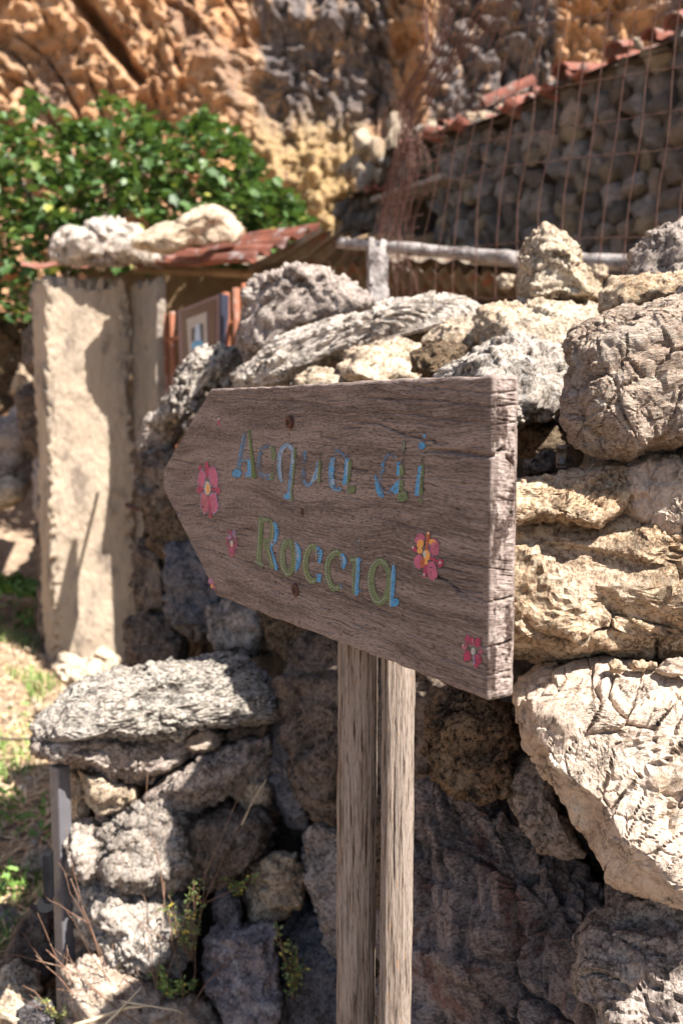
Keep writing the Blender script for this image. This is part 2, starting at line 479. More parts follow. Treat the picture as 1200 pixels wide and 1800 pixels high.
# cliff
cu = np.concatenate([np.linspace(-22, -4.6, 36), np.linspace(-4.5, 4.8, 430), np.linspace(4.9, 24, 40)])
cv = np.concatenate([np.linspace(-.5, 2.6, 30), np.linspace(2.65, 7.6, 270), np.linspace(7.75, 20, 40)])
CX, CZ = np.meshgrid(cu, cv, indexing='ij')
x, z = CX.ravel(), CZ.ravel()
q = np.stack([x, np.zeros_like(x), z], 1)
base = 11.1 + .18 * (z - 3) * 0 + .25 * np.sin(x * .5)
wq = q + .5 * np.stack([perlin(q * .7, 51), perlin(q * .7 + 7, 52), perlin(q * .7 + 3, 53)], 1)
ca, sa = math.cos(R(52)), math.sin(R(52))
dg = np.stack([(wq[:, 0] * ca - wq[:, 2] * sa) * .55, wq[:, 1], (wq[:, 0] * sa + wq[:, 2] * ca) * 1.9], 1)   # beds that fall to the right
h1, g1 = facets(wq * .75, 54, 7); h2, g2 = facets(dg * 1.9 + 3, 55, 30); h3, g3 = facets(wq * 4.2, 56, 20)
h5, _ = facets(wq * 9, 66, 30); h6, _ = facets(wq * 17, 67, 25)
cl = .24 * h1 + .12 * h2 + .17 * h3 + .065 * h5 + .03 * h6 + .05 * fbm(q * 2.2, 4, 57) + .04 * ridged(q * 7, 3, 58)
cl -= .15 * np.exp(-(g2 / .07) ** 2) * sstep(0, .3, perlin(wq * .8, 59))
# the buttress at the left stands forward, the grey recess between is set back under a ledge
pxg = 600 + x / 11.0 * F; pzg = 724 - (z - CAMZ) / 11.0 * F
lobe = sstep(520, 400, pxg + .15 * (pzg - 150) + 25 * perlin(q * 3, 60))
recess = sstep(380, 460, pxg) * sstep(800, 700, pxg)
ledge = sstep(60, 100, pzg + 12 * perlin(q * 4, 61)) * sstep(320, 190, pzg)
y = base - cl - .30 * lobe + .22 * recess * ledge - .4 * sstep(1000, 1250, pxg)
y += .55 * np.exp(-(((pxg - 215 - (pzg - 110) * .75 + 10 * perlin(q * 2.5, 64)) / 13) ** 2)) * sstep(200, 160, pzg) * sstep(30, 60, pzg)
y -= .30 * np.exp(-(((pxg - 735) / 26) ** 2)) + .45 * sstep(7.4, 9, z)
me = mesh_np('cliff', np.stack([x, y, z], 1), grid_faces(len(cu), len(cv)))
# mineral colouring that stays with the rock: 0 orange limestone, 1 grey-black water streaks
nz = 55 * perlin(q * np.array([2.2, 1, .7]), 62) + 26 * perlin(q * np.array([6, 1, 1.5]), 63)
def band(a, b, s, xx): return sstep(a - s, a + s, xx) * (1 - sstep(b - s, b + s, xx))
pq = pxg + nz
g = band(450, 700, 26, pq) * sstep(300, 180, pzg + nz * .6) * .95
g = np.maximum(g, band(762, 985, 20, pq) * .95)
g = np.maximum(g, band(1060, 1080, 10, pq) * .7); g = np.maximum(g, band(1130, 2000, 25, pq) * .8)
g = np.maximum(g, band(-60, 22, 15, pq) * sstep(70, 30, pzg))
g = np.maximum(g, .5 * band(-400, 460, 20, pq) * sstep(.1, .5, perlin(q * np.array([1.5, 1, .9]), 65)))
yel = band(450, 660, 30, pq) * sstep(160, 250, pzg + nz)
ca_ = me.color_attributes.new('stain', 'FLOAT_COLOR', 'POINT')
ca_.data.foreach_set('color', np.stack([g, yel, np.zeros_like(g), np.ones_like(g)], 1).astype(np.float32).ravel())
m, nt, b = new_mat('cliff_rock')
v = objvec(nt, rand=False)
at = nd(nt, 'Attribute', attribute_name='stain').outputs['Color']
sp_ = nd(nt, 'SeparateColor', {0: at})
n1 = noise(nt, v, 1.6, 5, .6); n2 = noise(nt, v, 9, 8, .7, .5)
warm = mixc(nt, f01(nt, n1, .35, .62), (.80, .47, .25), (.68, .33, .145))
warm = mixc(nt, f01(nt, n2, .5, .7), warm, (.80, .58, .40))
warm = mixc(nt, sp_.outputs[1], warm, (.62, .42, .20))
warm = mixc(nt, f01(nt, noise(nt, v, 5, 8, .75), .54, .61), warm, (.24, .13, .08))
cool = mixc(nt, f01(nt, n2, .42, .62), (.14, .125, .135), (.27, .235, .225))
cool = mixc(nt, f01(nt, noise(nt, nd(nt, 'Mapping', {0: v, 3: (1.6, 1, .5)}).outputs[0], 4, 8, .75), .53, .58), cool, (.60, .40, .26))
cool = mixc(nt, f01(nt, noise(nt, nd(nt, 'Mapping', {0: v, 3: (2.2, 1, .4)}).outputs[0], 5, 8, .75), .46, .40), cool, (.045, .04, .045))
c = mixc(nt, sp_.outputs[0], warm, cool)
c = mixc(nt, f01(nt, noise(nt, v, 20, 8, .75), .59, .66), c, (.14, .09, .065))
nt.links.new(c, b.inputs['Base Color']); b.inputs['Roughness'].default_value = .9
nt.links.new(nd(nt, 'Bump', {'Height': math_(nt, 'ADD', n2, noise(nt, v, 30, 6, .7)), 'Strength': 1.0, 'Distance': .08}).outputs[0], b.inputs['Normal'])
tag(link('cliff', me, m), kind='structure')

# ================================================================== THE DRY STONE WALL
P0 = W(1200, 724, 1.2); P0[2] = 0            # foot of the wall face at the right edge
def wall_pt(s, z, out=0.0): return P0 + WD * s + WN * out + np.array([0, 0, z])
wall = thing('dry_stone_wall', 'rough dry stone wall of pale limestone running back behind the wooden arrow sign', 'wall', wall_pt(.3, 0, -.2))
m_soil, nt, b = new_mat('wall_fill')
v = objvec(nt, rand=False)
c = mixc(nt, f01(nt, noise(nt, v, 14, 6, .7), .42, .6), (.085, .062, .045), (.17, .125, .09))
nt.links.new(c, b.inputs['Base Color']); b.inputs['Roughness'].default_value = 1
nt.links.new(nd(nt, 'Bump', {'Height': noise(nt, v, 60, 8, .75), 'Strength': 1.0, 'Distance': .03}).outputs[0], b.inputs['Normal'])
# core of small rubble and earth, set back from the face stones
S, Rr = np.meshgrid(np.linspace(-1.6, 2.08, 170), np.linspace(0, 1, 110), indexing='ij')
s_, t_ = S.ravel(), Rr.ravel()
H = 1.50 - .02 * s_
zz = np.where(t_ < .6, t_ / .6 * H, np.where(t_ < .8, H, H * (1 - (t_ - .8) / .2)))
oo = np.where(t_ < .6, -.13 - .05 * zz, np.where(t_ < .8, -.20 - (t_ - .6) / .2 * .5, -.7))
P = P0 + WD * s_[:, None] + WN * oo[:, None] + np.array([0, 0, 1.0]) * zz[:, None]
hh, _ = facets(P * 9, 71, 9)
P += (WN * .045 * hh[:, None] + np.array([0, 0, .03]) * hh[:, None]) + WN * (.02 * fbm(P * 25, 3, 72))[:, None]
link('wall_core', mesh_np('wall_core', P, grid_faces(170, 110)), m_soil, wall)

# big pale stones at the right, near the sign
R = R
rock([(1004, 605), (1015, 572), (1045, 556), (1085, 545), (1150, 528), (1215, 512), (1330, 520), (1370, 640), (1330, 770), (1215, 770), (1165, 795), (1110, 813), (1068, 806), (1025, 778), (1000, 740), (1000, 700), (1010, 655)],
     1.26, M_pink, wall, T=.11, gx=.12, gy=.18, M=300, amp=.42, strata=.3, sdir=(-.25, 0, 1), facet=.7, fine=.65)
rock([(780, 900), (840, 880), (905, 900), (960, 900), (1010, 890), (1060, 880), (1120, 880), (1250, 880), (1400, 880), (1420, 1000), (1400, 1170), (1260, 1160), (1195, 1153), (1120, 1148), (1050, 1150), (990, 1163), (930, 1160), (840, 1165), (780, 1100)],
     1.33, M_ochre, wall, T=.12, gx=.05, gy=.12, M=320, amp=.7, facet=.6, strata=.2, sdir=(.4, 0, 1), crackd=1.4, seed=412, fine=.9)
rock([(780, 860), (850, 846), (910, 850), (970, 838), (1020, 826), (1070, 812), (1120, 812), (1130, 850), (1090, 900), (1060, 925), (1000, 912), (940, 922), (880, 945), (800, 930)],
     1.31, M_ochre, wall, T=.10, gx=.0, gy=.5, M=220, amp=.6, facet=.7, crackd=1.2)
rock([(1058, 850), (1085, 818), (1130, 797), (1220, 790), (1400, 800), (1420, 900), (1350, 985), (1200, 985), (1140, 960), (1090, 925), (1062, 890)],
     1.29, M_bright, wall, T=.12, gx=.1, gy=.15, M=240, amp=.7, facet=.8, crackd=1.3)
rock([(888, 1240), (905, 1215), (935, 1195), (1000, 1178), (1060, 1170), (1130, 1185), (1200, 1178), (1300, 1190), (1400, 1300), (1380, 1500), (1280, 1560), (1190, 1563), (1110, 1553), (1065, 1535), (1030, 1480), (985, 1420), (950, 1375), (925, 1320), (915, 1290), (893, 1262)],
     1.25, M_bright, wall, T=.15, gx=.08, gy=.10, M=320, amp=.5, facet=.75, crackd=1.4, seed=78, fine=.55)
rock([(748, 1250), (770, 1215), (800, 1200), (850, 1215), (895, 1245), (918, 1300), (905, 1355), (880, 1392), (850, 1403), (800, 1398), (765, 1370), (748, 1320)],
     1.44, M_brown, wall, T=.09, gx=-.3, M=110, amp=.5, pit=1.0, facet=.5, fine=1.7)
rock([(893, 1375), (905, 1345), (925, 1330), (955, 1345), (975, 1400), (1005, 1460), (1025, 1495), (995, 1505), (950, 1488), (915, 1455), (897, 1415)],
     1.36, M_grey, wall, T=.06, gx=-.3, M=90, amp=.8)
rock([(660, 1370), (735, 1330), (770, 1385), (830, 1400), (880, 1400), (930, 1470), (1000, 1500), (1070, 1530), (1200, 1550), (1400, 1530), (1450, 1750), (1400, 1950), (1100, 1980), (800, 1960), (700, 1880), (665, 1700), (650, 1500)],
     1.45, M_bed, wall, T=.19, gx=-.5, gy=.10, M=320, amp=1.5, facet=.9, strata=.5, sdir=(.75, 0, .65), crackd=2.2, seed=903, fine=1.0)
rock([(745, 680), (770, 650), (830, 615), (880, 592), (940, 592), (985, 618), (1008, 655), (1000, 690), (985, 722), (940, 738), (905, 775), (850, 800), (760, 790)],
     1.55, M_white, wall, T=.11, gx=-.25, gy=.25, M=120, amp=.9, fine=1.3)
rock([(1040, 1640), (1075, 1590), (1130, 1565), (1230, 1545), (1400, 1560), (1400, 1950), (1120, 1950), (1060, 1850), (1030, 1760), (1010, 1690)],
     1.24, M_grey, wall, T=.10, gx=.0, gy=.2, M=200, amp=.8, facet=.8, crackd=1.3, fine=.9, strata=.3, sdir=(.75, 0, .65))  # added stone in paler grey, stands for the sunlit patch of the bedrock
for o_, D_, mt_, a_ in (
    ([(1070, 1168), (1078, 1157), (1092, 1162), (1098, 1178), (1085, 1184), (1072, 1180)], 1.20, M_ochre, .7),
    ([(1105, 1172), (1125, 1162), (1152, 1165), (1150, 1176), (1125, 1180)], 1.21, M_ochre, .7),
    ([(1152, 1182), (1170, 1160), (1200, 1154), (1225, 1165), (1220, 1186), (1180, 1188)], 1.19, M_bright, .7),
    ([(920, 815), (955, 790), (1000, 800), (1010, 825), (960, 838), (925, 838)], 1.40, M_shade, 1),
    ([(905, 745), (940, 730), (985, 745), (995, 790), (960, 815), (915, 800)], 1.58, M_brown, 1)):
    rock(o_, D_, mt_, wall, M=36, amp=a_)

# pale stones of the wall top, behind the sign
rock([(836, 560), (850, 535), (900, 530), (960, 525), (1020, 530), (1055, 545), (1045, 590), (1010, 650), (960, 655), (900, 625), (850, 610)], 1.80, M_pale, wall, T=.14, gy=.55, M=100, amp=1.0, name='stone')
rock([(585, 660), (610, 620), (650, 603), (700, 600), (735, 612), (745, 640), (735, 680), (650, 690)], 1.98, M_pale, wall, T=.10, gy=.5, M=80)
rock([(722, 655), (725, 620), (760, 606), (800, 600), (825, 612), (800, 645), (770, 668)], 1.78, M_brown, wall, T=.07, gy=.3, M=70)
rock([(740, 600), (770, 570), (820, 560), (860, 575), (870, 600), (820, 615), (770, 615)], 1.98, M_pale, wall, T=.08, gy=.5, M=70)
rock([(505, 700), (520, 660), (560, 648), (620, 650), (640, 690), (580, 710)], 2.0, M_pale, wall, T=.08, gy=.5, M=60)
rock([(1015, 600), (1040, 575), (1075, 570), (1070, 640), (1030, 700), (1005, 690)], 1.62, M_shade, wall, T=.08, M=60)

# the wall face that lies in shade, further back to the left
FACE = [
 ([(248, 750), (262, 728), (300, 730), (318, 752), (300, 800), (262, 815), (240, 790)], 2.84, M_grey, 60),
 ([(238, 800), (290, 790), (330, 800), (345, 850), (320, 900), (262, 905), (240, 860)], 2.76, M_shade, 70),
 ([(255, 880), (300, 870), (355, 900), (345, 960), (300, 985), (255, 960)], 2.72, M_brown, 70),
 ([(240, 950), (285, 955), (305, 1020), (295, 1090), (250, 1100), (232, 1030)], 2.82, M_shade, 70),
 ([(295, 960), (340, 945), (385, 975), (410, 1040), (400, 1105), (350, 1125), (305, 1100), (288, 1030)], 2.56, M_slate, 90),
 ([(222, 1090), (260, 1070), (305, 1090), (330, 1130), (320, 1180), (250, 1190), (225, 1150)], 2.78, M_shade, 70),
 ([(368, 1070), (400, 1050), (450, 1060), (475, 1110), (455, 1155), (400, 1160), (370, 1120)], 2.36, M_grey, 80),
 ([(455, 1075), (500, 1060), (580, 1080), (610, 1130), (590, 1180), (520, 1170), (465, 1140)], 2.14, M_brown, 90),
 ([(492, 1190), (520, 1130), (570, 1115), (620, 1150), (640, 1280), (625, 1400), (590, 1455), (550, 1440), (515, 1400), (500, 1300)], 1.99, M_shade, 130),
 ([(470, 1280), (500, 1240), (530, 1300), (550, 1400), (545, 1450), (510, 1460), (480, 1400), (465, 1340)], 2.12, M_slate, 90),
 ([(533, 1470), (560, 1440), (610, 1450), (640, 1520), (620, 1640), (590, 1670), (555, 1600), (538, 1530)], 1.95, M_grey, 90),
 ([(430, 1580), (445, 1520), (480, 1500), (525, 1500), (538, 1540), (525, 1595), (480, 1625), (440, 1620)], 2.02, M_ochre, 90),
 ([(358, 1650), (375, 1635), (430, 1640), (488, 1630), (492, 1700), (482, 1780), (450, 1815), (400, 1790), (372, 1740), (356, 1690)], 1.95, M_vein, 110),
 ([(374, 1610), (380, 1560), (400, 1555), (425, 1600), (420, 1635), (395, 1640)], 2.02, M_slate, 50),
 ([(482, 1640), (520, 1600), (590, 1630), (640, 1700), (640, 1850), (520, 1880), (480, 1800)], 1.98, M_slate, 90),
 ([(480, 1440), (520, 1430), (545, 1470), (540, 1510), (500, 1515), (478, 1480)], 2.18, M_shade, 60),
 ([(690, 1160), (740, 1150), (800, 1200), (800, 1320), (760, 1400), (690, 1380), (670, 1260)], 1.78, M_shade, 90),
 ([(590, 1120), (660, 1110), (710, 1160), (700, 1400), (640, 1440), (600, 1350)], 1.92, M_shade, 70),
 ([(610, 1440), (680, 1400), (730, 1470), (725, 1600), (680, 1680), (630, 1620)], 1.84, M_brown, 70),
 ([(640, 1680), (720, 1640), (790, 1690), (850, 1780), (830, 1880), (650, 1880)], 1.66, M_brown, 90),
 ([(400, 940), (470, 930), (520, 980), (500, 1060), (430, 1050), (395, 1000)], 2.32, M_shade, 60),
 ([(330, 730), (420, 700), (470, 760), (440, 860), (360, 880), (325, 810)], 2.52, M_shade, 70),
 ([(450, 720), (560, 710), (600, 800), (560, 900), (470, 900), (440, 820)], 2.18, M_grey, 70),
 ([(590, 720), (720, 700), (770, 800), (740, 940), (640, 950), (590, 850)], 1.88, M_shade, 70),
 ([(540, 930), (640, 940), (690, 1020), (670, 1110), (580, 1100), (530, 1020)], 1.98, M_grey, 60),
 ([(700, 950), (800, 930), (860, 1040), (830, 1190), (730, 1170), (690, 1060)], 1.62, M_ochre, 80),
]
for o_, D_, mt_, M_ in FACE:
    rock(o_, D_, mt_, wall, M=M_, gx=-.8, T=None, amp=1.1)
# whitish lumpy stones stepping up where the wall top breaks away
rock([(300, 690), (312, 650), (330, 628), (370, 612), (415, 610), (430, 650), (400, 680), (360, 690), (345, 720), (310, 745), (285, 740), (290, 712)], 2.66, M_white, wall, T=.10, M=100, amp=1.1, pit=.8, fine=2.2)
rock([(253, 740), (262, 725), (285, 722), (312, 730), (318, 745), (300, 756), (270, 758)], 2.72, M_white, wall, T=.05, M=50, amp=1.0, pit=.6)
rock([(405, 660), (440, 640), (520, 650), (540, 690), (480, 710), (415, 700)], 2.30, M_white, wall, T=.1, M=60)

# small stones packed into the joints
fill_m = [M_shade, M_brown, M_grey, M_slate, M_ochre]
fr = np.random.default_rng(5)
for k in range(210):
    s0 = fr.uniform(-.35, 2.02); z0 = fr.uniform(.02, 1.44)
    sz = fr.uniform(.05, .13)
    p = wall_pt(s0, z0, -.155 - .04 * z0 + fr.uniform(-.01, .02))
    mm = fill_m[fr.integers(0, 5)] if s0 > .35 else [M_ochre, M_shade, M_pale][fr.integers(0, 3)]
    put_stone(SMALL[fr.integers(0, 8)], mm, p, (sz, sz * .8, sz * .7), tuple(fr.uniform(0, 6, 3)), wall)
for k in range(70):     # rubble on the top
    s0 = fr.uniform(-.4, 1.95); sz = fr.uniform(.05, .14)
    p = wall_pt(s0, 1.47 - .02 * s0 + fr.uniform(-.01, .01), -fr.uniform(.22, .65))
    put_stone(SMALL[fr.integers(0, 8)], [M_pale, M_white, M_ochre][fr.integers(0, 3)], p, (sz, sz * .9, sz * .6), tuple(fr.uniform(0, 6, 3)), wall)

# loose boulders lying on the wall top
rock([(912, 505), (916, 440), (935, 405), (955, 394), (985, 412), (1005, 430), (1020, 465), (1045, 500), (1062, 530), (1050, 550), (960, 545), (920, 530)], 1.86, M_pale, None, 'pointed_boulder', T=.13, M=120, amp=.9, facet=1.0, fine=1.2,
     label='pointed pyramid-shaped pale boulder standing highest on the wall top in front of the wire mesh', cat='rock')
rock([(1055, 545), (1062, 510), (1080, 488), (1130, 484), (1200, 484), (1270, 490), (1270, 525), (1180, 525), (1110, 537), (1075, 548)], 1.52, M_ochre, None, 'flat_boulder', T=.09, M=80, amp=.8, facet=.9,
     label='flat cream stone lying on the wall between the big pinkish block and the grey boulder', cat='rock')
rock([(1100, 485), (1115, 440), (1140, 408), (1175, 393), (1250, 395), (1300, 430), (1300, 495), (1200, 492), (1130, 492)], 1.74, M_grey, None, 'grey_boulder', T=.13, M=100, amp=.7, facet=.7,
     label='rounded speckled grey boulder cut off by the right edge of the photo', cat='rock')
rock([(1185, 515), (1192, 500), (1215, 498), (1240, 510), (1235, 525), (1195, 525)], 1.42, M_grey, None, 'small_rock', T=.03, M=40,
     label='small grey rock perched on the big pinkish block at the right edge', cat='rock')
rock([(415, 590), (425, 540), (440, 500), (465, 480), (510, 474), (570, 480), (605, 495), (640, 515), (662, 530), (640, 545), (590, 560), (520, 590), (460, 630), (425, 645)], 2.5, M_grey, None, 'grey_boulder', T=.18, gx=-.3, M=120, amp=.9, facet=1.1, strata=.5, sdir=(.7, 0, .6), fine=1.4, crackd=1.3,
     label='large jagged grey boulder on the wall beside the picture frame and weathered post', cat='rock')
rock([(408, 668), (430, 640), (470, 605), (530, 575), (580, 558), (640, 553), (700, 530), (760, 525), (810, 528), (842, 545), (835, 565), (790, 575), (730, 585), (690, 610), (640, 622), (580, 630), (540, 650), (480, 672), (430, 685)], 2.14, M_white, None, 'long_slab', T=.10, gx=-.35, gy=.3, M=150, amp=.7, facet=.6, fine=1.5, crackd=1.2,
     label='long pale grey slab lying slantwise along the wall top above the sign', cat='rock')
rock([(770, 530), (785, 516), (810, 520), (840, 540), (845, 560), (810, 555)], 2.3, M_shade, None, 'small_rock', T=.05, M=50,
     label='small dark rock wedged behind the right tip of the long slab', cat='rock')

# metal collar lying in the dark gap
mt_metal, nt, b = new_mat('dull_metal')
v = objvec(nt)
nt.links.new(mixc(nt, f01(nt, noise(nt, v, 160, 5), .45, .6), (.20, .18, .16), (.10, .075, .055)), b.inputs['Base Color'])
b.inputs['Metallic'].default_value = .6; b.inputs['Roughness'].default_value = .5
pc = W(988, 822, 1.33)
a = np.linspace(0, 2 * np.pi, 40, endpoint=False)
prof = [(.0085, 0), (.0085, .004), (.0093, .0045), (.0093, .008), (.0085, .0085), (.0085, .024), (.0093, .0245), (.0093, .029), (.0082, .030), (.0072, .029), (.0072, 0), (.0085, 0)]
V = np.array([[(r_ * math.cos(t), r_ * math.sin(t), h_) for t in a] for r_, h_ in prof]).reshape(-1, 3)
tag(link('metal_collar', mesh_np('metal_collar', V, grid_faces(len(prof), 40, wrap_v=True)), mt_metal, loc=pc), 'small dull metal pipe collar in the dark gap right of the sign', 'pipe fitting')

# ================================================================== LOW STONE PIER AT THE WALL END
pier = thing('stone_pier', 'low squat pier of rough grey stones under a lichened capstone, left of the sign', 'pier', W(270, 1850, 2.2))
rock([(75, 1290), (74, 1262), (90, 1235), (130, 1198), (190, 1178), (270, 1168), (340, 1168), (400, 1150), (440, 1165), (480, 1200), (500, 1235), (490, 1270), (440, 1285), (380, 1282), (330, 1292), (230, 1292), (160, 1288), (110, 1302)], 2.2, M_lichen, pier, T=.20, gy=.45, M=150, amp=.45, facet=.45, pit=.35, strata=.4, sdir=(-.15, 0, 1), fine=1.5)
rock([(72, 1300), (110, 1290), (160, 1285), (240, 1290), (310, 1290), (328, 1310), (318, 1345), (280, 1362), (230, 1380), (190, 1360), (150, 1335), (105, 1322), (78, 1318)], 2.12, M_grey, pier, T=.13, M=110, amp=.8, fine=1.4, strata=.4)
rock([(322, 1300), (345, 1286), (372, 1278), (392, 1290), (385, 1318), (360, 1328), (330, 1318)], 2.10, M_pink, pier, T=.07, M=50, amp=.9)
rock([(392, 1290), (410, 1272), (450, 1266), (482, 1275), (470, 1292), (430, 1302), (400, 1305)], 2.13, M_shade, pier, T=.06, M=50)
rock([(245, 1400), (280, 1365), (320, 1345), (360, 1335), (400, 1310), (470, 1300), (478, 1340), (455, 1380), (410, 1400), (350, 1415), (290, 1418), (255, 1412)], 2.12, M_grey, pier, T=.12, M=110, amp=1.0, strata=.5, sdir=(.4, 0, 1))
rock([(140, 1350), (190, 1362), (235, 1382), (245, 1402), (215, 1425), (170, 1432), (150, 1400)], 2.10, M_pale, pier, T=.09, M=70)
rock([(122, 1340), (145, 1350), (165, 1400), (160, 1440), (135, 1450), (122, 1400)], 2.22, M_ochre, pier, T=.07, M=60)
rock([(160, 1470), (200, 1440), (240, 1410), (300, 1415), (340, 1425), (360, 1480), (350, 1540), (300, 1565), (250, 1570), (200, 1560), (165, 1520)], 2.08, M_white, pier, T=.12, M=130, amp=1.1, fine=1.7, strata=.5, sdir=(.5, 0, 1))
rock([(112, 1480), (125, 1450), (165, 1440), (190, 1480), (180, 1530), (150, 1560), (120, 1530)], 2.08, M_white, pier, T=.09, M=80, amp=1.1, fine=1.5)
rock([(330, 1425), (400, 1405), (470, 1420), (492, 1460), (480, 1510), (430, 1550), (360, 1570), (325, 1520)], 2.10, M_shade, pier, T=.12, M=100, amp=1.2)
rock([(405, 1385), (445, 1365), (480, 1380), (478, 1425), (430, 1430)], 2.12, M_ochre, pier, T=.07, M=60)
rock([(118, 1565), (150, 1530), (220, 1550), (290, 1550), (340, 1580), (350, 1640), (330, 1700), (290, 1745), (240, 1720), (200, 1680), (155, 1640), (122, 1600)], 2.08, M_white, pier, T=.13, M=140, amp=1.1, fine=1.7)
rock([(100, 1745), (105, 1700), (150, 1685), (200, 1690), (240, 1730), (280, 1760), (290, 1830), (200, 1870), (110, 1830)], 1.98, M_pink, pier, T=.12, M=90, amp=1.2, fine=1.7)
rock([(250, 1800), (300, 1760), (370, 1770), (420, 1820), (400, 1880), (280, 1890)], 1.94, M_pink, pier, T=.1, M=70)
rock([(200, 1400), (420, 1390), (440, 1600), (400, 1800), (200, 1800), (180, 1600)], 2.30, M_shade, pier, T=.12, M=60)

# loose stones at the bottom left
LOOSE = [([(0, 1700), (20, 1640), (60, 1600), (110, 1640), (120, 1700), (60, 1740)], 2.35, M_shade, 'dark rough stone half buried beside the foot of the grey post'),
 ([(-30, 1790), (-20, 1730), (30, 1700), (70, 1720), (75, 1780), (30, 1810)], 2.2, M_pale, 'pale chipped stone in the bottom left corner'),
 ([(22, 1810), (35, 1772), (65, 1755), (95, 1765), (105, 1800), (90, 1850), (40, 1850)], 1.98, M_slate, 'smooth bluish grey stone at the bottom edge, left of the twigs'),
 ([(-30, 1640), (-20, 1600), (20, 1590), (45, 1615), (30, 1660), (-10, 1670)], 2.7, M_grey, 'grey stone in the grass at the left edge'),
 ([(40, 1520), (55, 1495), (85, 1490), (95, 1515), (80, 1535), (50, 1535)], 3.0, M_pale, 'whitish stone in the grass left of the grey steel post'),
 ([(92, 1170), (112, 1142), (150, 1158), (180, 1140), (210, 1165), (215, 1205), (130, 1215)], 4.4, M_pale, 'pale stone at the foot of the concrete gate pillar'),
 ([(210, 1170), (235, 1140), (275, 1150), (290, 1190), (240, 1210)], 3.6, M_shade, 'dark stone between the concrete pillar and the wall foot')]
for o_, D_, mt_, lb in LOOSE:
    rock(o_, D_, mt_, None, 'loose_stone', M=60, label=lb, cat='stone', group='loose stones on the ground', amp=1.1)

# ================================================================== SIGN
AP = W(865, 724, .90); AP[2] = 0
TH = .0315
BX = WD.copy()                 # local x runs from the near end to the arrow tip
def pix_board(px, py, off=0.0):
    p = on_plane(px, py, AP, WN)
    d = p - AP
    return np.array([d @ BX, 0.0, p[2]])
sign = thing('arrow_sign', 'weathered brown wooden arrow-shaped sign pointing left with painted letters and pink flowers', 'sign', (*AP[:2], 0.0))
# local frame: x along BX, y away from us (-WN), z up   -> mirrored handedness is avoided by using (WN) checks
LX, LY = BX, -WN
def board_world(P):
    P = np.asarray(P, float)
    return AP + P[:, :1] * LX + P[:, 1:2] * LY + P[:, 2:] * np.array([0, 0, 1.0])
cTR = pix_board(866, 660); cBR = pix_board(866, 1236); cTL = pix_board(370, 684); cBL = pix_board(380, 1046); cTip = pix_board(287, 842)
cT1 = pix_board(290, 820); cT2 = pix_board(290, 866)
Lb = cTip[0]
def ztop(u): return np.interp(u, [0, cTL[0], cT1[0], Lb], [cTR[2], cTL[2], cT1[2], cTip[2] + .006])
def zbot(u): return np.interp(u, [0, cBL[0], cT2[0], Lb], [cBR[2], cBL[2], cT2[2], cTip[2] - .006])
CR = [([(620, 741), (668, 745), (706, 762), (740, 771), (785, 780)], .9), ([(742, 792), (790, 793), (838, 800), (868, 801)], 2.0),
      ([(742, 1002), (767, 1013), (790, 1025), (809, 1041), (866, 1061)], .8), ([(842, 1132), (866, 1140)], 1.2), ([(300, 806), (345, 815)], .8),
      ([(640, 905), (700, 918), (740, 930)], .4), ([(420, 700), (520, 704), (600, 716)], .5), ([(640, 700), (760, 702), (866, 716)], .6), ([(700, 676), (800, 684), (866, 692)], .5),
      ([(480, 1010), (600, 1046), (700, 1085)], .35), ([(345, 960), (430, 985), (470, 1000)], .5), ([(760, 1150), (820, 1172), (866, 1192)], .5), ([(640, 724), (720, 727), (866, 748)], .5), ([(560, 830), (640, 850), (720, 862)], .4)]
CRL = [(np.array([pix_board(*p)[[0, 2]] for p in c_]), d_) for c_, d_ in CR]
def board_relief(P):
    x, y, z = P.T
    w = .020 * perlin(np.stack([x * 3.2, z * 6, y * 4], 1), 81) + .0022 * perlin(np.stack([x * 14, z * 40, y * 9], 1), 82)
    # end wise the rings tilt
    zz_ = z + w + .12 * y
    g = ridged(np.stack([x * 9, zz_ * 170, y * 20], 1), 2, 83)
    g2 = perlin(np.stack([x * 14, zz_ * 420, y * 60], 1), 84)
    split = sstep(.30, .6, perlin(np.stack([x * 15, zz_ * 330, y * 12], 1), 85)) * sstep(-.1, .3, perlin(np.stack([x * 3, z * 14, y], 1), 86))
    split2 = sstep(.35, .6, perlin(np.stack([x * 30, zz_ * 300, y * 20], 1), 89)) 
    h = .00006 * g + .00008 * g2 - .0020 * split - .0008 * split2
    for c_, dep in CRL:
        xs, zs = c_[:, 0], c_[:, 1]
        o_ = np.argsort(xs); zc = np.interp(x, xs[o_], zs[o_]) + .0012 * perlin(np.stack([x * 90, y * 0, y * 60], 1), 87)
        zc = zc + .10 * y * (1 if dep < 1.5 else -.0)
        if dep > 1.5: zc = zc + np.where(y > TH * .45, -(y - TH * .45) * .75, y * .45)
        tp = sstep(xs.min() - .012, xs.min() + .02, x) * (1 - sstep(xs.max() - .02, xs.max() + .012, x)) if xs.min() > .004 else (1 - sstep(xs.max() - .03, xs.max() + .012, x))
        h -= .0038 * min(dep, 1.6) * tp * np.exp(-((z - zc) / (.00055 + .0006 * dep)) ** 2)
    h += .0014 * perlin(np.stack([x * 3, z * 7, y * 3], 1), 88)
    return h
nU, nT, nB = 620, 420, 40
uu = np.concatenate([[0, .0002, .0007, .0014, .0024], np.linspace(.0038, Lb - .004, nU - 8), [Lb - .0015, Lb - .0005, Lb]])
rr_ = .0035
V = []; Nn = []
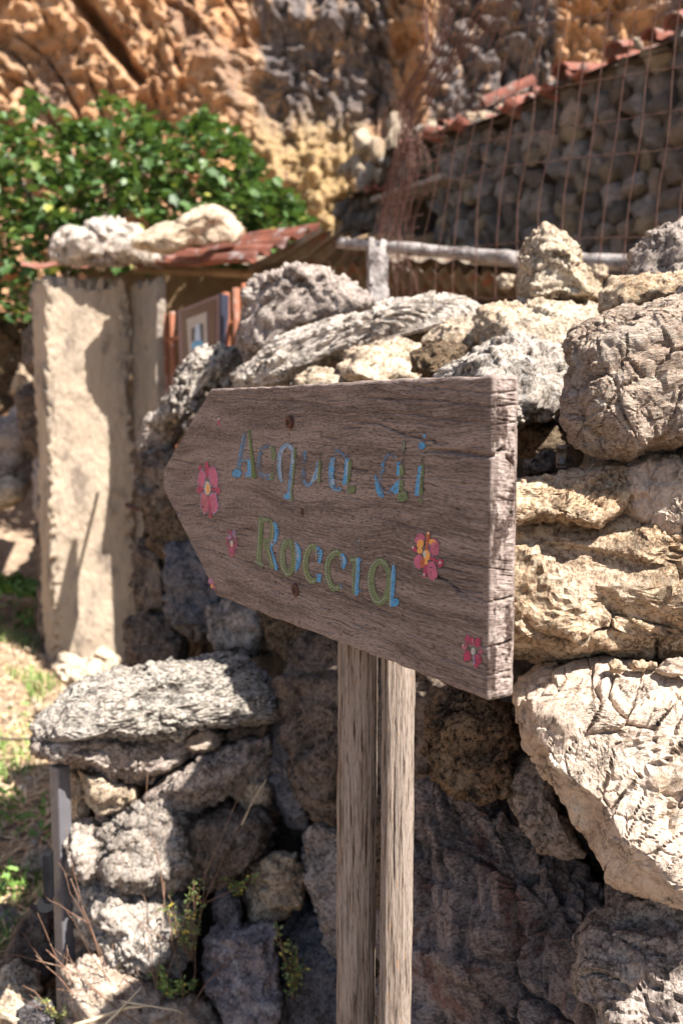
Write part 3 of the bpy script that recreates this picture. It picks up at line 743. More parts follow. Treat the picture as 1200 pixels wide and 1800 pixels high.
for u in uu:
    ins = rr_ - math.sqrt(max(rr_ ** 2 - max(rr_ - u, 0) ** 2, 0))
    ins = max(ins, .8 * (rr_ - math.sqrt(max(rr_ ** 2 - max(rr_ - (Lb - u), 0) ** 2, 0))))
    zt, zb = float(ztop(u)) - ins, float(zbot(u)) + ins
    y0, y1 = ins, TH - ins
    t = np.linspace(0, 1, nT)
    zf = zb + rr_ + (zt - zb - 2 * rr_) * t
    front = np.stack([np.full(nT, u), np.full(nT, y0), zf], 1)
    arc = np.linspace(0, math.pi, 14)[1:-1]
    # top
    ty = y0 + rr_ * (1 - np.cos(np.linspace(0, math.pi / 2, 4)[1:])); tz = zt - rr_ + rr_ * np.sin(np.linspace(0, math.pi / 2, 4)[1:])
    ys_ = np.linspace(y0 + rr_, y1 - rr_, 9)[1:-1]
    top = np.concatenate([np.stack([ty, tz], 1), np.stack([ys_, np.full(7, zt)], 1), np.stack([y0 + y1 - ty[::-1], tz[::-1]], 1)])
    tb = np.linspace(1, 0, nB)
    back = np.stack([np.full(nB, u), np.full(nB, y1), zb + rr_ + (zt - zb - 2 * rr_) * tb], 1)
    bot = np.stack([(y0 + y1) - top[:, 0], zb + zt - top[:, 1]], 1)
    ring = np.vstack([front, np.c_[np.full(len(top), u), top], back, np.c_[np.full(len(bot), u), bot]])
    nfront = np.tile([0, -1.0, 0], (nT, 1)); nback = np.tile([0, 1.0, 0], (nB, 1)); ntop = np.tile([0, 0, 1.0], (len(top), 1)); nbot = -ntop
    V.append(ring); Nn.append(np.vstack([nfront, ntop, nback, nbot]))
V = np.array(V); Nn = np.array(Nn); nR = V.shape[1]
Vf = V.reshape(-1, 3); Nf = Nn.reshape(-1, 3)
hb = board_relief(Vf)
# worn, slightly wavy edges
ev = .0016 * perlin(Vf * np.array([40, 10, 10]), 91) * (np.abs(Nf[:, 2]) > .5)
Vd = Vf + Nf * (hb + ev)[:, None]
Q = grid_faces(len(uu), nR, wrap_v=True)
mb = MB(); mb.add(board_world(Vd), Q)
# near end grain face
ring0 = V[0]; K = 36
zc_ = np.linspace(ring0[:, 2].min() + .0002, ring0[:, 2].max() - .0002, nT)
yy_ = np.linspace(rr_, TH - rr_, K)
EU, EZ = np.meshgrid(yy_, zc_, indexing='ij')
E = np.stack([np.zeros(EU.size), EU.ravel(), EZ.ravel()], 1)
he = board_relief(E) * 1.3 + .0008 * perlin(E * 260, 93) + .0010 * ridged(E * np.array([1, 60, 90]), 2, 94) - .0012 * sstep(.2, .5, perlin(E * np.array([1, 90, 45]), 95))
edge_ = np.minimum(sstep(rr_, rr_ + .003, EU.ravel()), 1 - sstep(TH - rr_ - .003, TH - rr_, EU.ravel()))
E[:, 0] -= he * edge_ + .0006 * edge_
mb.add(board_world(E), grid_faces(K, nT)[:, ::-1])
# far tip cap, top and bottom slivers of both ends
for ei, rv in ((-1, 1),):
    ri = V[ei]; c_ = ri.mean(0); n_ = len(ri)
    mb.add(board_world(np.vstack([ri, c_])), None, np.stack([np.arange(n_), (np.arange(n_) + 1) % n_, np.full(n_, n_)], 1))
M_board, nt, b = new_mat('weathered_board')
tc = nt.nodes.new('ShaderNodeTexCoord')
v = nd(nt, 'Mapping', {0: tc.outputs['Object'], 2: (0, 0, -math.atan2(LX[1], LX[0]))}).outputs[0]
v = nd(nt, 'Mapping', {0: tc.outputs['Object'], 2: (0, 0, -math.atan2(LX[1], LX[0]))}, vector_type='POINT').outputs[0]
wv = nd(nt, 'VectorMath', {0: nd(nt, 'TexNoise', {'Vector': v, 'Scale': 4.0, 'Detail': 3.0}).outputs[1], 1: (0, 0, .06)}, operation='MULTIPLY').outputs[0]
v2 = nd(nt, 'VectorMath', {0: v, 1: wv}, operation='ADD').outputs[0]
gr = nd(nt, 'Mapping', {0: v2, 3: (17, 60, 430)}).outputs[0]
gr2 = nd(nt, 'Mapping', {0: v2, 3: (110, 120, 800)}).outputs[0]
g1_ = noise(nt, gr, 1.0, 5, .65); g2_ = noise(nt, gr2, 1.0, 4, .6)
lg = nd(nt, 'Mapping', {0: v2, 3: (3, 20, 34)}).outputs[0]
l1 = noise(nt, lg, 1.0, 4, .6)
c = mixc(nt, f01(nt, l1, .42, .58), (.145, .109, .094), (.275, .215, .19))
c = mixc(nt, f01(nt, g1_, .52, .70), c, (.34, .26, .225))
c = mixc(nt, math_(nt, 'MULTIPLY', f01(nt, g1_, .45, .38), .75), c, (.085, .055, .045))
c = mixc(nt, math_(nt, 'MULTIPLY', f01(nt, g2_, .55, .7), .5), c, (.42, .33, .29))
c = mixc(nt, math_(nt, 'MULTIPLY', f01(nt, g2_, .47, .38), .8), c, (.05, .032, .026))
c = mixc(nt, math_(nt, 'MULTIPLY', f01(nt, noise(nt, lg, 2.4, 6, .7), .56, .68), .45), c, (.13, .085, .07))
# bleached end with dark stains
sx = nd(nt, 'SeparateXYZ', {0: v}).outputs[0]
endm = math_(nt, 'MULTIPLY', f01(nt, math_(nt, 'ADD', sx, math_(nt, 'MULTIPLY', noise(nt, v, 120, 4), .006)), .0035, .0075, 1, 0), 1.0)
ec = mixc(nt, f01(nt, noise(nt, nd(nt, 'Mapping', {0: v, 3: (1, 1.3, .8)}).outputs[0], 90, 6, .7), .4, .6), (.33, .265, .235), (.20, .15, .13))
ec = mixc(nt, f01(nt, noise(nt, nd(nt, 'Mapping', {0: v, 3: (1, 1.6, .6)}).outputs[0], 38, 6, .65), .51, .57), ec, (.075, .05, .042))
c = mixc(nt, endm, c, ec)
nt.links.new(c, b.inputs['Base Color']); b.inputs['Roughness'].default_value = .85; b.inputs['Specular IOR Level'].default_value = .2
hbm = math_(nt, 'ADD', g1_, math_(nt, 'MULTIPLY', g2_, .6))
nt.links.new(nd(nt, 'Bump', {'Height': hbm, 'Strength': .8, 'Distance': .0022}).outputs[0], b.inputs['Normal'])
bme = mb.mesh('board')
bme.transform(__import__('mathutils').Matrix.Translation(Vector((-AP[0], -AP[1], 0))))
board = link('board', bme, M_board, sign, loc=(AP[0], AP[1], 0))

# paint --------------------------------------------------------------
def paint_mat(name, c1, c2, wear, sc=1.0, dots=None):
    m, nt, b = new_mat(name)
    tc = nt.nodes.new('ShaderNodeTexCoord')
    v = nd(nt, 'Mapping', {0: tc.outputs['Object'], 2: (0, 0, -math.atan2(LX[1], LX[0]))}).outputs[0]
    n1 = noise(nt, v, 260 * sc, 3, .6)
    c = mixc(nt, f01(nt, n1, .4, .6), c1, c2)
    nt.links.new(c, b.inputs['Base Color']); b.inputs['Roughness'].default_value = .6
    gr = nd(nt, 'Mapping', {0: v, 3: (150, 150, 520)}).outputs[0]
    w = math_(nt, 'ADD', math_(nt, 'MULTIPLY', noise(nt, gr, 1.0, 5, .7), .65), math_(nt, 'MULTIPLY', noise(nt, v, 70, 3, .6), .35))
    a_ = nd(nt, 'Math', {0: w, 1: .5 + (wear - .5) * .45}, operation='GREATER_THAN').outputs[0]
    tr = nt.nodes.new('ShaderNodeBsdfTransparent'); mx = nt.nodes.new('ShaderNodeMixShader')
    nt.links.new(a_, mx.inputs[0]); nt.links.new(tr.outputs[0], mx.inputs[1]); nt.links.new(b.outputs[0], mx.inputs[2])
    nt.links.new(mx.outputs[0], nt.nodes['Material Output'].inputs[0])
    nt.links.new(nd(nt, 'Bump', {'Height': noise(nt, v, 500, 3), 'Strength': .5, 'Distance': .0006}).outputs[0], b.inputs['Normal'])
    return m
PM = {
 'green': paint_mat('paint_green', (.075, .125, .045), (.125, .16, .08), 0.33),
 'dgreen': paint_mat('paint_dark_green', (.05, .10, .015), (.07, .12, .025), 0.2),
 'wgreen': paint_mat('paint_worn_green', (.07, .12, .03), (.11, .145, .065), 0.38),
 'blue': paint_mat('paint_blue', (.02, .20, .46), (.06, .28, .48), 0.36),
 'wblue': paint_mat('paint_worn_blue', (.03, .18, .40), (.15, .28, .40), 0.4),
 'fblue': paint_mat('paint_faded_blue', (.05, .16, .32), (.09, .12, .17), 0.5),
 'lblue': paint_mat('paint_pale_blue', (.17, .29, .44), (.26, .32, .38), 0.36),
 'dark': paint_mat('paint_outline', (.03, .04, .035), (.06, .07, .06), 0.52),
 'fdark': paint_mat('paint_outline_faint', (.05, .045, .045), (.08, .07, .07), 0.5),
 'white': paint_mat('paint_white_dots', (.42, .43, .38), (.36, .41, .43), .12),
 'cream': paint_mat('paint_orange_dots', (.62, .42, .20), (.60, .50, .35), .2),
 'pink': paint_mat('paint_pink', (.46, .10, .20), (.38, .075, .15), 0.36),
 'rose': paint_mat('paint_rose', (.36, .06, .11), (.42, .12, .17), 0.4),
 'crim': paint_mat('paint_crimson', (.36, .015, .09), (.28, .02, .07), 0.34),
 'wcrim': paint_mat('paint_worn_crimson', (.36, .04, .12), (.28, .05, .12), 0.46),
 'lav': paint_mat('paint_lavender', (.22, .15, .30), (.30, .22, .38), 0.44),
 'orange': paint_mat('paint_orange', (.72, .26, .035), (.66, .34, .10), 0.28),
 'rust': paint_mat('paint_rust', (.34, .05, .02), (.40, .10, .03), 0.3),
}
PK = list(PM); LAY = {'dark': .0004, 'fdark': .0004}
def smooth_poly(pts, n=8):
    pts = np.asarray(pts, float)
    if len(pts) < 3: 
        t = np.linspace(0, 1, 6)[:, None]; return pts[0] * (1 - t) + pts[-1] * t
    P_ = np.vstack([2 * pts[0] - pts[1], pts, 2 * pts[-1] - pts[-2]]); out = []
    for i in range(1, len(P_) - 2):
        for t in np.linspace(0, 1, n, endpoint=False):
            a_, b_, c_, d_ = P_[i - 1], P_[i], P_[i + 1], P_[i + 2]
            out.append(.5 * ((2 * b_) + (-a_ + c_) * t + (2 * a_ - 5 * b_ + 4 * c_ - d_) * t * t + (-a_ + 3 * b_ - 3 * c_ + d_) * t ** 3))
    out.append(pts[-1]); return np.array(out)
class Paint:
    def __init__(s): s.V, s.Fc, s.M, s.lay = [], [], [], .0012
    def poly(s, px, mat, lay):
        i0 = len(s.V)
        for p in px:
            q_ = pix_board(p[0], p[1]); q_[1] = -lay; s.V.append(q_)
        s.Fc.append(list(range(i0, i0 + len(px)))); s.M.append(mat)
    def ribbon(s, pts, w, mat, lay, taper=True):
        c_ = smooth_poly(pts); n = len(c_)
        t = np.gradient(c_, axis=0); t /= np.linalg.norm(t, axis=1)[:, None] + 1e-9
        nn = np.stack([-t[:, 1], t[:, 0]], 1)
        wid = np.interp(np.linspace(0, 1, n), np.linspace(0, 1, len(w)) if isinstance(w, (list, tuple)) else [0, 1], w if isinstance(w, (list, tuple)) else [w, w]) / 2
        wid = wid * (1 + .10 * np.sin(np.arange(n) * 1.7 + len(s.V)))
        L_, R_ = c_ + nn * wid[:, None], c_ - nn * wid[:, None]
        i0 = len(s.V)
        for a_, b_ in zip(L_, R_):
            for p in (a_, b_):
                q_ = pix_board(*p); q_[1] = -lay; s.V.append(q_)
        for k in range(n - 1):
            s.Fc.append([i0 + 2 * k, i0 + 2 * k + 1, i0 + 2 * k + 3, i0 + 2 * k + 2]); s.M.append(mat)
    def stroke(s, pts, w, mat, halo=True, lay=None):
        s.lay += .00003
        w = [x_ * 1.15 for x_ in w] if isinstance(w, (list, tuple)) else w * 1.1
        if halo: s.ribbon(pts, [x_ + 2.0 for x_ in w] if isinstance(w, (list, tuple)) else w + 2.0, 'dark' if halo is True else halo, .0009 + .00001 * (s.lay - .0012) / .00003)
        s.ribbon(pts, w, mat, lay or s.lay)
    def ell(s, x_, y_, rx, ry, mat, rot=0, halo=False, n=20, lay=None):
        s.lay += .00003
        def pts(k):
            return [(x_ + (rx + k) * math.cos(a_) * math.cos(R(rot)) - (ry + k) * math.sin(a_) * math.sin(R(rot)), y_ + (rx + k) * math.cos(a_) * math.sin(R(rot)) + (ry + k) * math.sin(a_) * math.cos(R(rot))) for a_ in np.linspace(0, 2 * math.pi, n, endpoint=False) + .01]
        if halo: s.poly(pts(1.4), 'dark', .0009 + .00001 * (s.lay - .0012) / .00003)
        p = pts(0)
        p = [(x_ + (a_ - x_) * (1 + .09 * math.sin(k * 1.3 + x_) + .06 * math.sin(k * 2.9 + y_)), y_ + (b_ - y_) * (1 + .08 * math.sin(k * 1.7 + y_) + .05 * math.cos(k * 3.3))) for k, (a_, b_) in enumerate(p)]
        s.poly(p, mat, lay or s.lay)
    def dots(s, pts, step, w, h_, mats, along=True):
        c_ = smooth_poly(pts, 12); d = np.r_[0, np.cumsum(np.linalg.norm(np.diff(c_, axis=0), axis=1))]
        for k, q_ in enumerate(np.arange(step / 2, d[-1], step)):
            x_ = np.interp(q_, d, c_[:, 0]); y_ = np.interp(q_, d, c_[:, 1])
            j = min(np.searchsorted(d, q_), len(c_) - 1); t = c_[j] - c_[j - 1]
            an = math.degrees(math.atan2(t[1], t[0])) - 90
            s.ell(x_, y_, w / 2, h_ / 2, mats[k % len(mats)], rot=an, n=6)
    def done(s, name, parent, label=None):
        L_ = np.array(s.V); L_[:, 1] = L_[:, 1] * .6 + .0001
        L_[:, 1] -= .0014 * perlin(np.stack([L_[:, 0] * 3, L_[:, 2] * 7, L_[:, 0] * 0], 1), 88)
        Vw = board_world(L_) - np.array([AP[0], AP[1], 0])
        me = bpy.data.meshes.new(name); me.from_pydata([tuple(p) for p in Vw], [], s.Fc)
        used = sorted(set(s.M))
        for u_ in used: me.materials.append(PM[u_])
        for p, m_ in zip(me.polygons, s.M): p.material_index = used.index(m_)
        o_ = link(name, me, None, parent, loc=(AP[0], AP[1], 0))
        if label: o_['label'] = label
        return o_
W_ = ['white']; WC = ['white', 'cream', 'white']
def letter(label, ops):
    p = Paint()
    for op in ops: getattr(p, op[0])(*op[1:])
    p.done('painted_letter', sign, label)
letter('letter A, worn blue with a green right edge', [
 ('stroke', [(431, 759), (424, 792), (419, 822)], [3, 5, 5], 'fblue', 'fdark'), ('stroke', [(429, 764), (422, 800), (416, 828)], 1.6, 'wblue', False), ('stroke', [(433, 768), (427, 800), (421, 828)], 1.2, 'wblue', False),
 ('ell', 417, 832, 8, 7.5, 'blue', 0, True), ('stroke', [(424, 809.5), (440, 809.5)], 3, 'wblue', False), ('stroke', [(427, 801), (439, 803)], 1, 'fblue', False),
 ('stroke', [(438, 808), (440, 838)], [4, 7], 'blue', False), ('ell', 436, 834, 5, 5, 'wblue'),
 ('stroke', [(438, 755), (442, 790), (444.5, 815), (446, 838)], [2.5, 4, 5, 6], 'dgreen'), ('ell', 447, 835, 4, 6.5, 'dgreen', 0, True),
 ('dots', [(436.5, 762), (440.5, 800), (443, 840)], 5, 1.0, 3.4, W_)])
letter('letter c, mostly rubbed away', [
 ('stroke', [(474, 782), (462, 789), (456, 806), (455, 822), (460, 837), (476, 841)], 6, 'fblue', 'fdark'), ('stroke', [(472, 783), (461, 789), (455.5, 806), (454.5, 822), (460, 840), (472, 843)], 1.6, 'fblue', False),
 ('stroke', [(457, 831), (466, 835), (474, 835)], 2.5, 'wblue', False), ('stroke', [(476, 784), (481, 796), (480.5, 808)], [3.5, 7.5, 5], 'green'), ('stroke', [(480, 831), (477, 844)], [6, 3], 'green'), ('dots', [(474.6, 785), (475.5, 808)], 4, 1, 3, W_), ('dots', [(475, 832), (475, 843)], 4, 1, 3, W_)])
letter('letter q, pale blue with a green right edge', [
 ('stroke', [(515, 792), (509, 785), (503, 783), (496, 789), (491.5, 803), (490.5, 820), (493, 836), (495, 847)], [6, 6, 6, 6, 7, 6, 5, 4], 'lblue', 'fdark'), ('stroke', [(503, 782), (494, 788), (490, 803), (489, 822), (491, 840), (496, 848)], 2.2, 'wblue', False),
 ('stroke', [(516, 790), (513.5, 820), (510, 850), (508, 876)], 6.5, 'wblue', 'fdark'), ('stroke', [(516, 791), (514, 815)], 5, 'lblue', False), ('ell', 505, 873, 5.5, 5, 'blue'),
 ('stroke', [(518.5, 788), (517.5, 808)], 3.8, 'wgreen'), ('stroke', [(517, 814), (514.5, 845), (512.5, 862), (513, 880)], [3.6, 3, 2.6, 5], 'green'),
 ('dots', [(515.5, 792), (514, 830), (511, 880)], 5, 1, 3.2, W_)])
letter('letter u, mostly rubbed away', [
 ('stroke', [(536, 794), (535, 815), (533.5, 835), (534, 846)], 6, 'fblue', 'fdark'), ('stroke', [(538, 792), (536, 806)], 4, 'wblue', False), ('stroke', [(533, 806), (532, 842)], 1.2, 'fblue', False),
 ('stroke', [(534, 845), (540, 853), (547, 849), (553, 838)], 4.5, 'wblue', False), ('stroke', [(559, 818), (555, 836), (549, 846)], [4, 8, 5], 'lblue', False), ('stroke', [(558, 812), (553, 842)], 3, 'wblue', False),
 ('stroke', [(565, 794), (562, 804), (557, 822)], 2.4, 'dark', False), ('stroke', [(562.5, 808), (561, 830), (561, 849)], [3, 5, 4], 'wgreen'), ('dots', [(560, 812), (558.5, 848)], 5, 1, 3, W_)])
letter('letter a, blue with a green tail', [
 ('stroke', [(614, 803), (604, 801), (594, 791), (587, 800)], 5, 'fblue', 'fdark'), ('stroke', [(586, 804), (582.5, 820), (582, 840), (585, 854), (592, 861), (600, 858)], [6, 8, 8, 8, 6, 5], 'wblue', 'fdark'), ('stroke', [(584, 822), (582.5, 830)], 8, 'blue', False), ('stroke', [(585, 842), (586, 852)], 6, 'lblue', False),
 ('stroke', [(611, 806), (608.5, 830), (605.5, 852)], 7, 'blue', 'fdark'), ('stroke', [(611, 812), (609, 835)], 3, 'lblue', False), ('stroke', [(615.5, 808), (614.5, 830), (612, 850)], 4.8, 'wgreen'),
 ('ell', 618, 861, 8, 5.5, 'wgreen', -25, True), ('ell', 614, 864, 4, 4, 'green'), ('dots', [(612, 808), (610, 850), (609, 866)], 5, 1, 3, W_)])
letter('letter d, blue and green, partly rubbed away', [
 ('stroke', [(700, 806), (690, 798), (682, 799), (675, 812), (673, 832)], 5, 'fdark', False), ('ell', 683, 799, 2.6, 1.7, 'blue'), ('ell', 673, 817, 3, 4, 'blue'), ('ell', 674, 826, 2.6, 2, 'wblue'), ('ell', 696.5, 803, 2, 2, 'blue'),
 ('stroke', [(660, 836), (663, 852), (667, 866), (674, 873)], [3, 6, 7, 5], 'blue'), ('stroke', [(701, 812), (700, 836)], 5, 'blue', 'fdark'), ('stroke', [(709, 800), (706, 820)], 4, 'fdark', False), ('stroke', [(699, 806), (686, 799), (677, 808), (673, 826), (668, 846), (672, 862), (684, 866), (696, 858)], 4.5, 'fblue', False),
 ('poly', [(702, 842), (701, 866), (695, 869), (686, 860), (694, 850)], 'blue', .0014), ('stroke', [(706, 817), (707, 830), (704, 838)], [4, 7, 4], 'green'), ('stroke', [(706, 844), (705, 862)], 6.5, 'green'), ('ell', 708.5, 872, 9, 8.5, 'green', 0, True), ('poly', [(701, 868), (709, 864), (711, 882), (701, 881)], 'green', .0016),
 ('stroke', [(711.5, 775), (710.5, 792), (708, 816)], [5, 3, 4], 'fdark', False), ('stroke', [(712, 776), (711, 789)], 2.6, 'wgreen', False), ('dots', [(704, 818), (702, 850), (700.5, 880)], 4.6, 1, 3, W_), ('dots', [(711.5, 776), (711, 790)], 4, 1.4, 2.6, W_)])
letter('letter i, blue and green with a blue dot', [
 ('ell', 745.5, 763, 6, 7, 'dark'), ('ell', 747, 766.5, 2.8, 3.2, 'blue'), ('ell', 742.5, 783.5, 5.8, 6.5, 'blue', 0, True), ('ell', 745, 801, 2.6, 3, 'dark'), ('stroke', [(744, 804), (742, 815)], 4.5, 'fdark', False),
 ('stroke', [(740, 819), (738, 832)], 6, 'blue', 'fdark'), ('stroke', [(738, 834), (735, 855), (733, 871)], 7, 'blue'), ('stroke', [(744, 816), (742.5, 838)], 4.6, 'green'), ('stroke', [(741.5, 840), (740, 870)], 5.4, 'wgreen'), ('ell', 740, 880.5, 3, 4, 'green', 0, True), ('dots', [(742, 819), (739.5, 845), (736.5, 872)], 4.6, 1, 3, WC)])
letter('letter R, green with blue right edge and white stitches', [
 ('stroke', [(460, 912), (457.5, 950), (455.5, 989)], 8, 'green'), ('stroke', [(461, 918), (459, 958)], 4.4, 'dgreen', False), ('stroke', [(455, 911), (463, 914)], 6.5, 'green'), ('stroke', [(450, 985), (458, 990), (464.5, 994)], 7, 'green'),
 ('stroke', [(461, 913), (472, 914.5), (479, 922), (479.5, 938), (474, 949), (464, 951)], [6, 7, 6, 5, 6, 5], 'green'), ('stroke', [(466, 952), (471, 966), (476, 982), (481, 999)], [7, 6, 6.5, 7], 'green'),
 ('stroke', [(483, 918), (487, 930), (486.5, 944), (482, 955), (476.5, 960)], [4, 6.5, 6, 5, 3], 'blue'), ('stroke', [(477, 961), (482, 978), (486, 994)], [2.5, 3.5, 5], 'blue'), ('ell', 487.5, 997, 3.4, 6, 'blue', 0, True), ('stroke', [(484, 948), (478, 957)], 3.5, 'lblue', False),
 ('dots', [(458, 913), (456, 950), (454, 980)], 4.6, 1.3, 3, W_), ('dots', [(481, 918), (481, 945), (474, 957), (477, 975), (481.5, 995)], 4.4, 1.3, 3, ['white', 'cream']), ('dots', [(462, 911), (475, 915)], 4, 3, 1, ['white']), ('dots', [(450, 986), (464, 993)], 3.4, 1, 4, W_)])
def ringpts(cx, cy, rx, ry, a0, a1, n=14, sh=0.0):
    return [(cx + rx * math.sin(R(a_)) + sh * math.cos(R(a_)), cy - ry * math.cos(R(a_))) for a_ in np.linspace(a0, a1, n)]
letter('letter o, green with blue right edge and white stitches', [
 ('stroke', ringpts(507.5, 979, 10, 28, 0, 360, 20), [10, 8, 7, 8.5, 10, 8.5, 9, 9, 10], 'green'), ('stroke', [(520.5, 953), (525.5, 966), (526.3, 980), (524, 996), (521, 1005)], [2, 7, 7.5, 6, 2], 'blue'), ('stroke', [(523, 960), (525, 985)], 2.5, 'lblue', False),
 ('dots', ringpts(507, 978, 11.5, 31, 340, 190, 12), 5, 1.4, 3.4, W_), ('dots', [(520.3, 953), (521, 980), (521, 1004)], 4.6, 1.4, 3, WC), ('dots', ringpts(507, 979, 9, 31, 160, 190, 5), 3, 1, 4, W_)])
letter('first letter c of the lower word, green with blue ends', [
 ('stroke', [(557.5, 966), (551, 961), (544, 966), (539.5, 978), (538, 993), (540.5, 1008), (547, 1020), (557.5, 1020)], [8, 10, 9, 8, 8, 8, 9, 8], 'green'), ('stroke', [(559, 961), (563.5, 972), (562.5, 990)], [5, 8.5, 3.5], 'blue'), ('stroke', [(562, 1009), (561, 1023)], [7, 6], 'blue'),
 ('dots', [(554, 958), (546, 959), (538, 972), (535.3, 990), (538, 1010), (545, 1021), (556, 1021)], 5, 1.4, 3.4, ['white', 'cream']), ('dots', [(557.4, 962), (557.4, 985)], 4.4, 1.3, 3, WC)])
letter('second letter c of the lower word, green with one blue end', [
 ('stroke', [(600, 976), (592, 971), (583, 978), (577.5, 990), (576, 1003), (578.5, 1019), (587, 1034), (599, 1031)], [8, 9, 9, 8, 8, 8, 9, 6], 'green'), ('stroke', [(602, 973), (606, 986), (604.5, 1000)], [5, 8, 4], 'blue'), ('stroke', [(604, 978), (605.5, 990)], 3, 'lblue', False),
 ('dots', [(596, 969), (588, 970), (578, 978), (574, 998), (576, 1018), (584, 1031), (598, 1033)], 5, 1.4, 3.4, W_), ('dots', [(600, 973), (601, 995)], 4.4, 1.3, 3, W_), ('stroke', [(600, 1022), (601, 1035)], 2, 'wblue', False)])
letter('letter i of the lower word, green and blue with a stitched ascender', [
 ('stroke', [(616, 983), (628, 983)], 9, 'green'), ('stroke', [(624.5, 988), (623, 1015), (623, 1044)], 6, 'green'), ('stroke', [(630.5, 980), (629.5, 1005), (627.5, 1030), (627, 1046)], [5, 6, 5.5, 6], 'blue'), ('stroke', [(630, 985), (636, 984)], 3, 'blue', False), ('stroke', [(629, 1038), (636, 1039)], 3, 'wblue', False),
 ('stroke', [(632.5, 944), (631, 968)], 3, 'fdark', False), ('dots', [(632.3, 945), (631, 968)], 4, 1.2, 2.8, ['lblue', 'white']), ('stroke', [(625, 952), (625, 962)], 1.4, 'fblue', False),
 ('dots', [(629.5, 980), (628, 1010), (625.5, 1044)], 4.4, 1.3, 3, W_), ('dots', [(621.6, 998), (620.8, 1038)], 5, 1, 3, W_), ('dots', [(618, 984), (627, 984)], 3.4, 1, 4, W_)])
letter('letter a of the lower word, green with a bright blue stem', [
 ('stroke', [(683, 1004), (676, 990), (668, 986), (659, 993), (653.5, 1008), (652.5, 1024), (656, 1042), (663, 1056), (672, 1056), (679, 1047), (683, 1030)], [8, 9, 9, 10, 10, 10, 10, 12, 11, 8, 7], 'green'), ('stroke', [(684, 1002), (683.5, 1030), (683.5, 1062)], [6, 7, 6], 'green'),
 ('stroke', [(692, 993), (691.5, 1010), (690.5, 1030), (689, 1050)], [4, 6.5, 6.5, 6], 'blue'), ('ell', 694, 1059, 8, 7, 'blue', -20, True), ('poly', [(686, 1050), (694, 1052), (693, 1066), (686, 1066)], 'blue', .00165),
 ('dots', [(691, 994), (688, 1025), (686, 1066)], 4.6, 1.5, 3.2, W_), ('dots', [(682, 996), (672, 985), (664, 985), (653, 998), (649, 1020), (651, 1040), (657, 1054)], 5, 1.4, 3.2, W_), ('dots', [(658, 1056), (668, 1058), (678, 1050)], 4, 1.2, 4, W_)])
def flower(label, ops):
    p = Paint()
    for op in ops: getattr(p, op[0])(*op[1:])
    p.done('painted_flower', sign, label)
flower('large pink flower near the arrow tip', [
 ('ell', 355, 842, 7.5, 17, 'lav', 3, True), ('ell', 376, 838, 9, 21, 'lav', -6, True), ('ell', 360.5, 884, 8.5, 20, 'lav', -4, True), ('ell', 376.5, 884, 8.5, 19.5, 'lav', -4, True),
 ('ell', 355, 842, 6.4, 15.5, 'pink', 3), ('ell', 376, 838, 7.6, 19, 'pink', -6), ('ell', 360.5, 884, 7, 18, 'rose', -4), ('ell', 376.5, 884, 6.8, 17.5, 'pink', -4),
 ('stroke', [(364.5, 812), (365, 824), (365, 840)], [4, 7, 2.5], 'crim'), ('stroke', [(368, 872), (370, 895), (370.5, 910)], [2, 4, 4.5], 'crim'), ('ell', 351, 861, 5, 6.5, 'crim', 0, True), ('ell', 384, 862, 4.4, 7.5, 'crim', 0, True), ('stroke', [(354, 860), (382, 861)], 4, 'crim', False), ('ell', 353, 822, 2.6, 5, 'crim', 20),
 ('ell', 365.7, 858, 5.3, 12.5, 'white', -2), ('ell', 366.5, 859, 3.2, 9.5, 'orange', -2), ('dots', [(386, 855), (387, 868)], 4, 1.2, 1.6, W_), ('dots', [(349, 855), (348, 866)], 4, 1.2, 1.6, W_)])
flower('small worn purple flower left of the lower word', [
 ('ell', 405, 940, 5.5, 9, 'wcrim', -10), ('ell', 412, 938, 3, 8, 'lav', -8), ('ell', 402, 952, 5, 8, 'wcrim'), ('ell', 414, 955, 4.5, 9, 'wcrim'), ('ell', 408, 968, 7, 9, 'wcrim', -20), ('ell', 407, 977, 4, 3, 'rose'), ('ell', 404, 944, 3, 4, 'lav'), ('ell', 408, 955.5, 2.6, 5.6, 'white'), ('ell', 408.6, 957, 1.3, 2.4, 'orange')])
flower('tiny pink flower cut by the lower arrow edge', [('ell', 371.5, 1022, 4.6, 6.5, 'rose', -15), ('ell', 376, 1030, 3, 6, 'rose', -10), ('ell', 371.5, 1021, 3, 4, 'lav', -15), ('ell', 373, 1030.5, 2, 3, 'orange')])
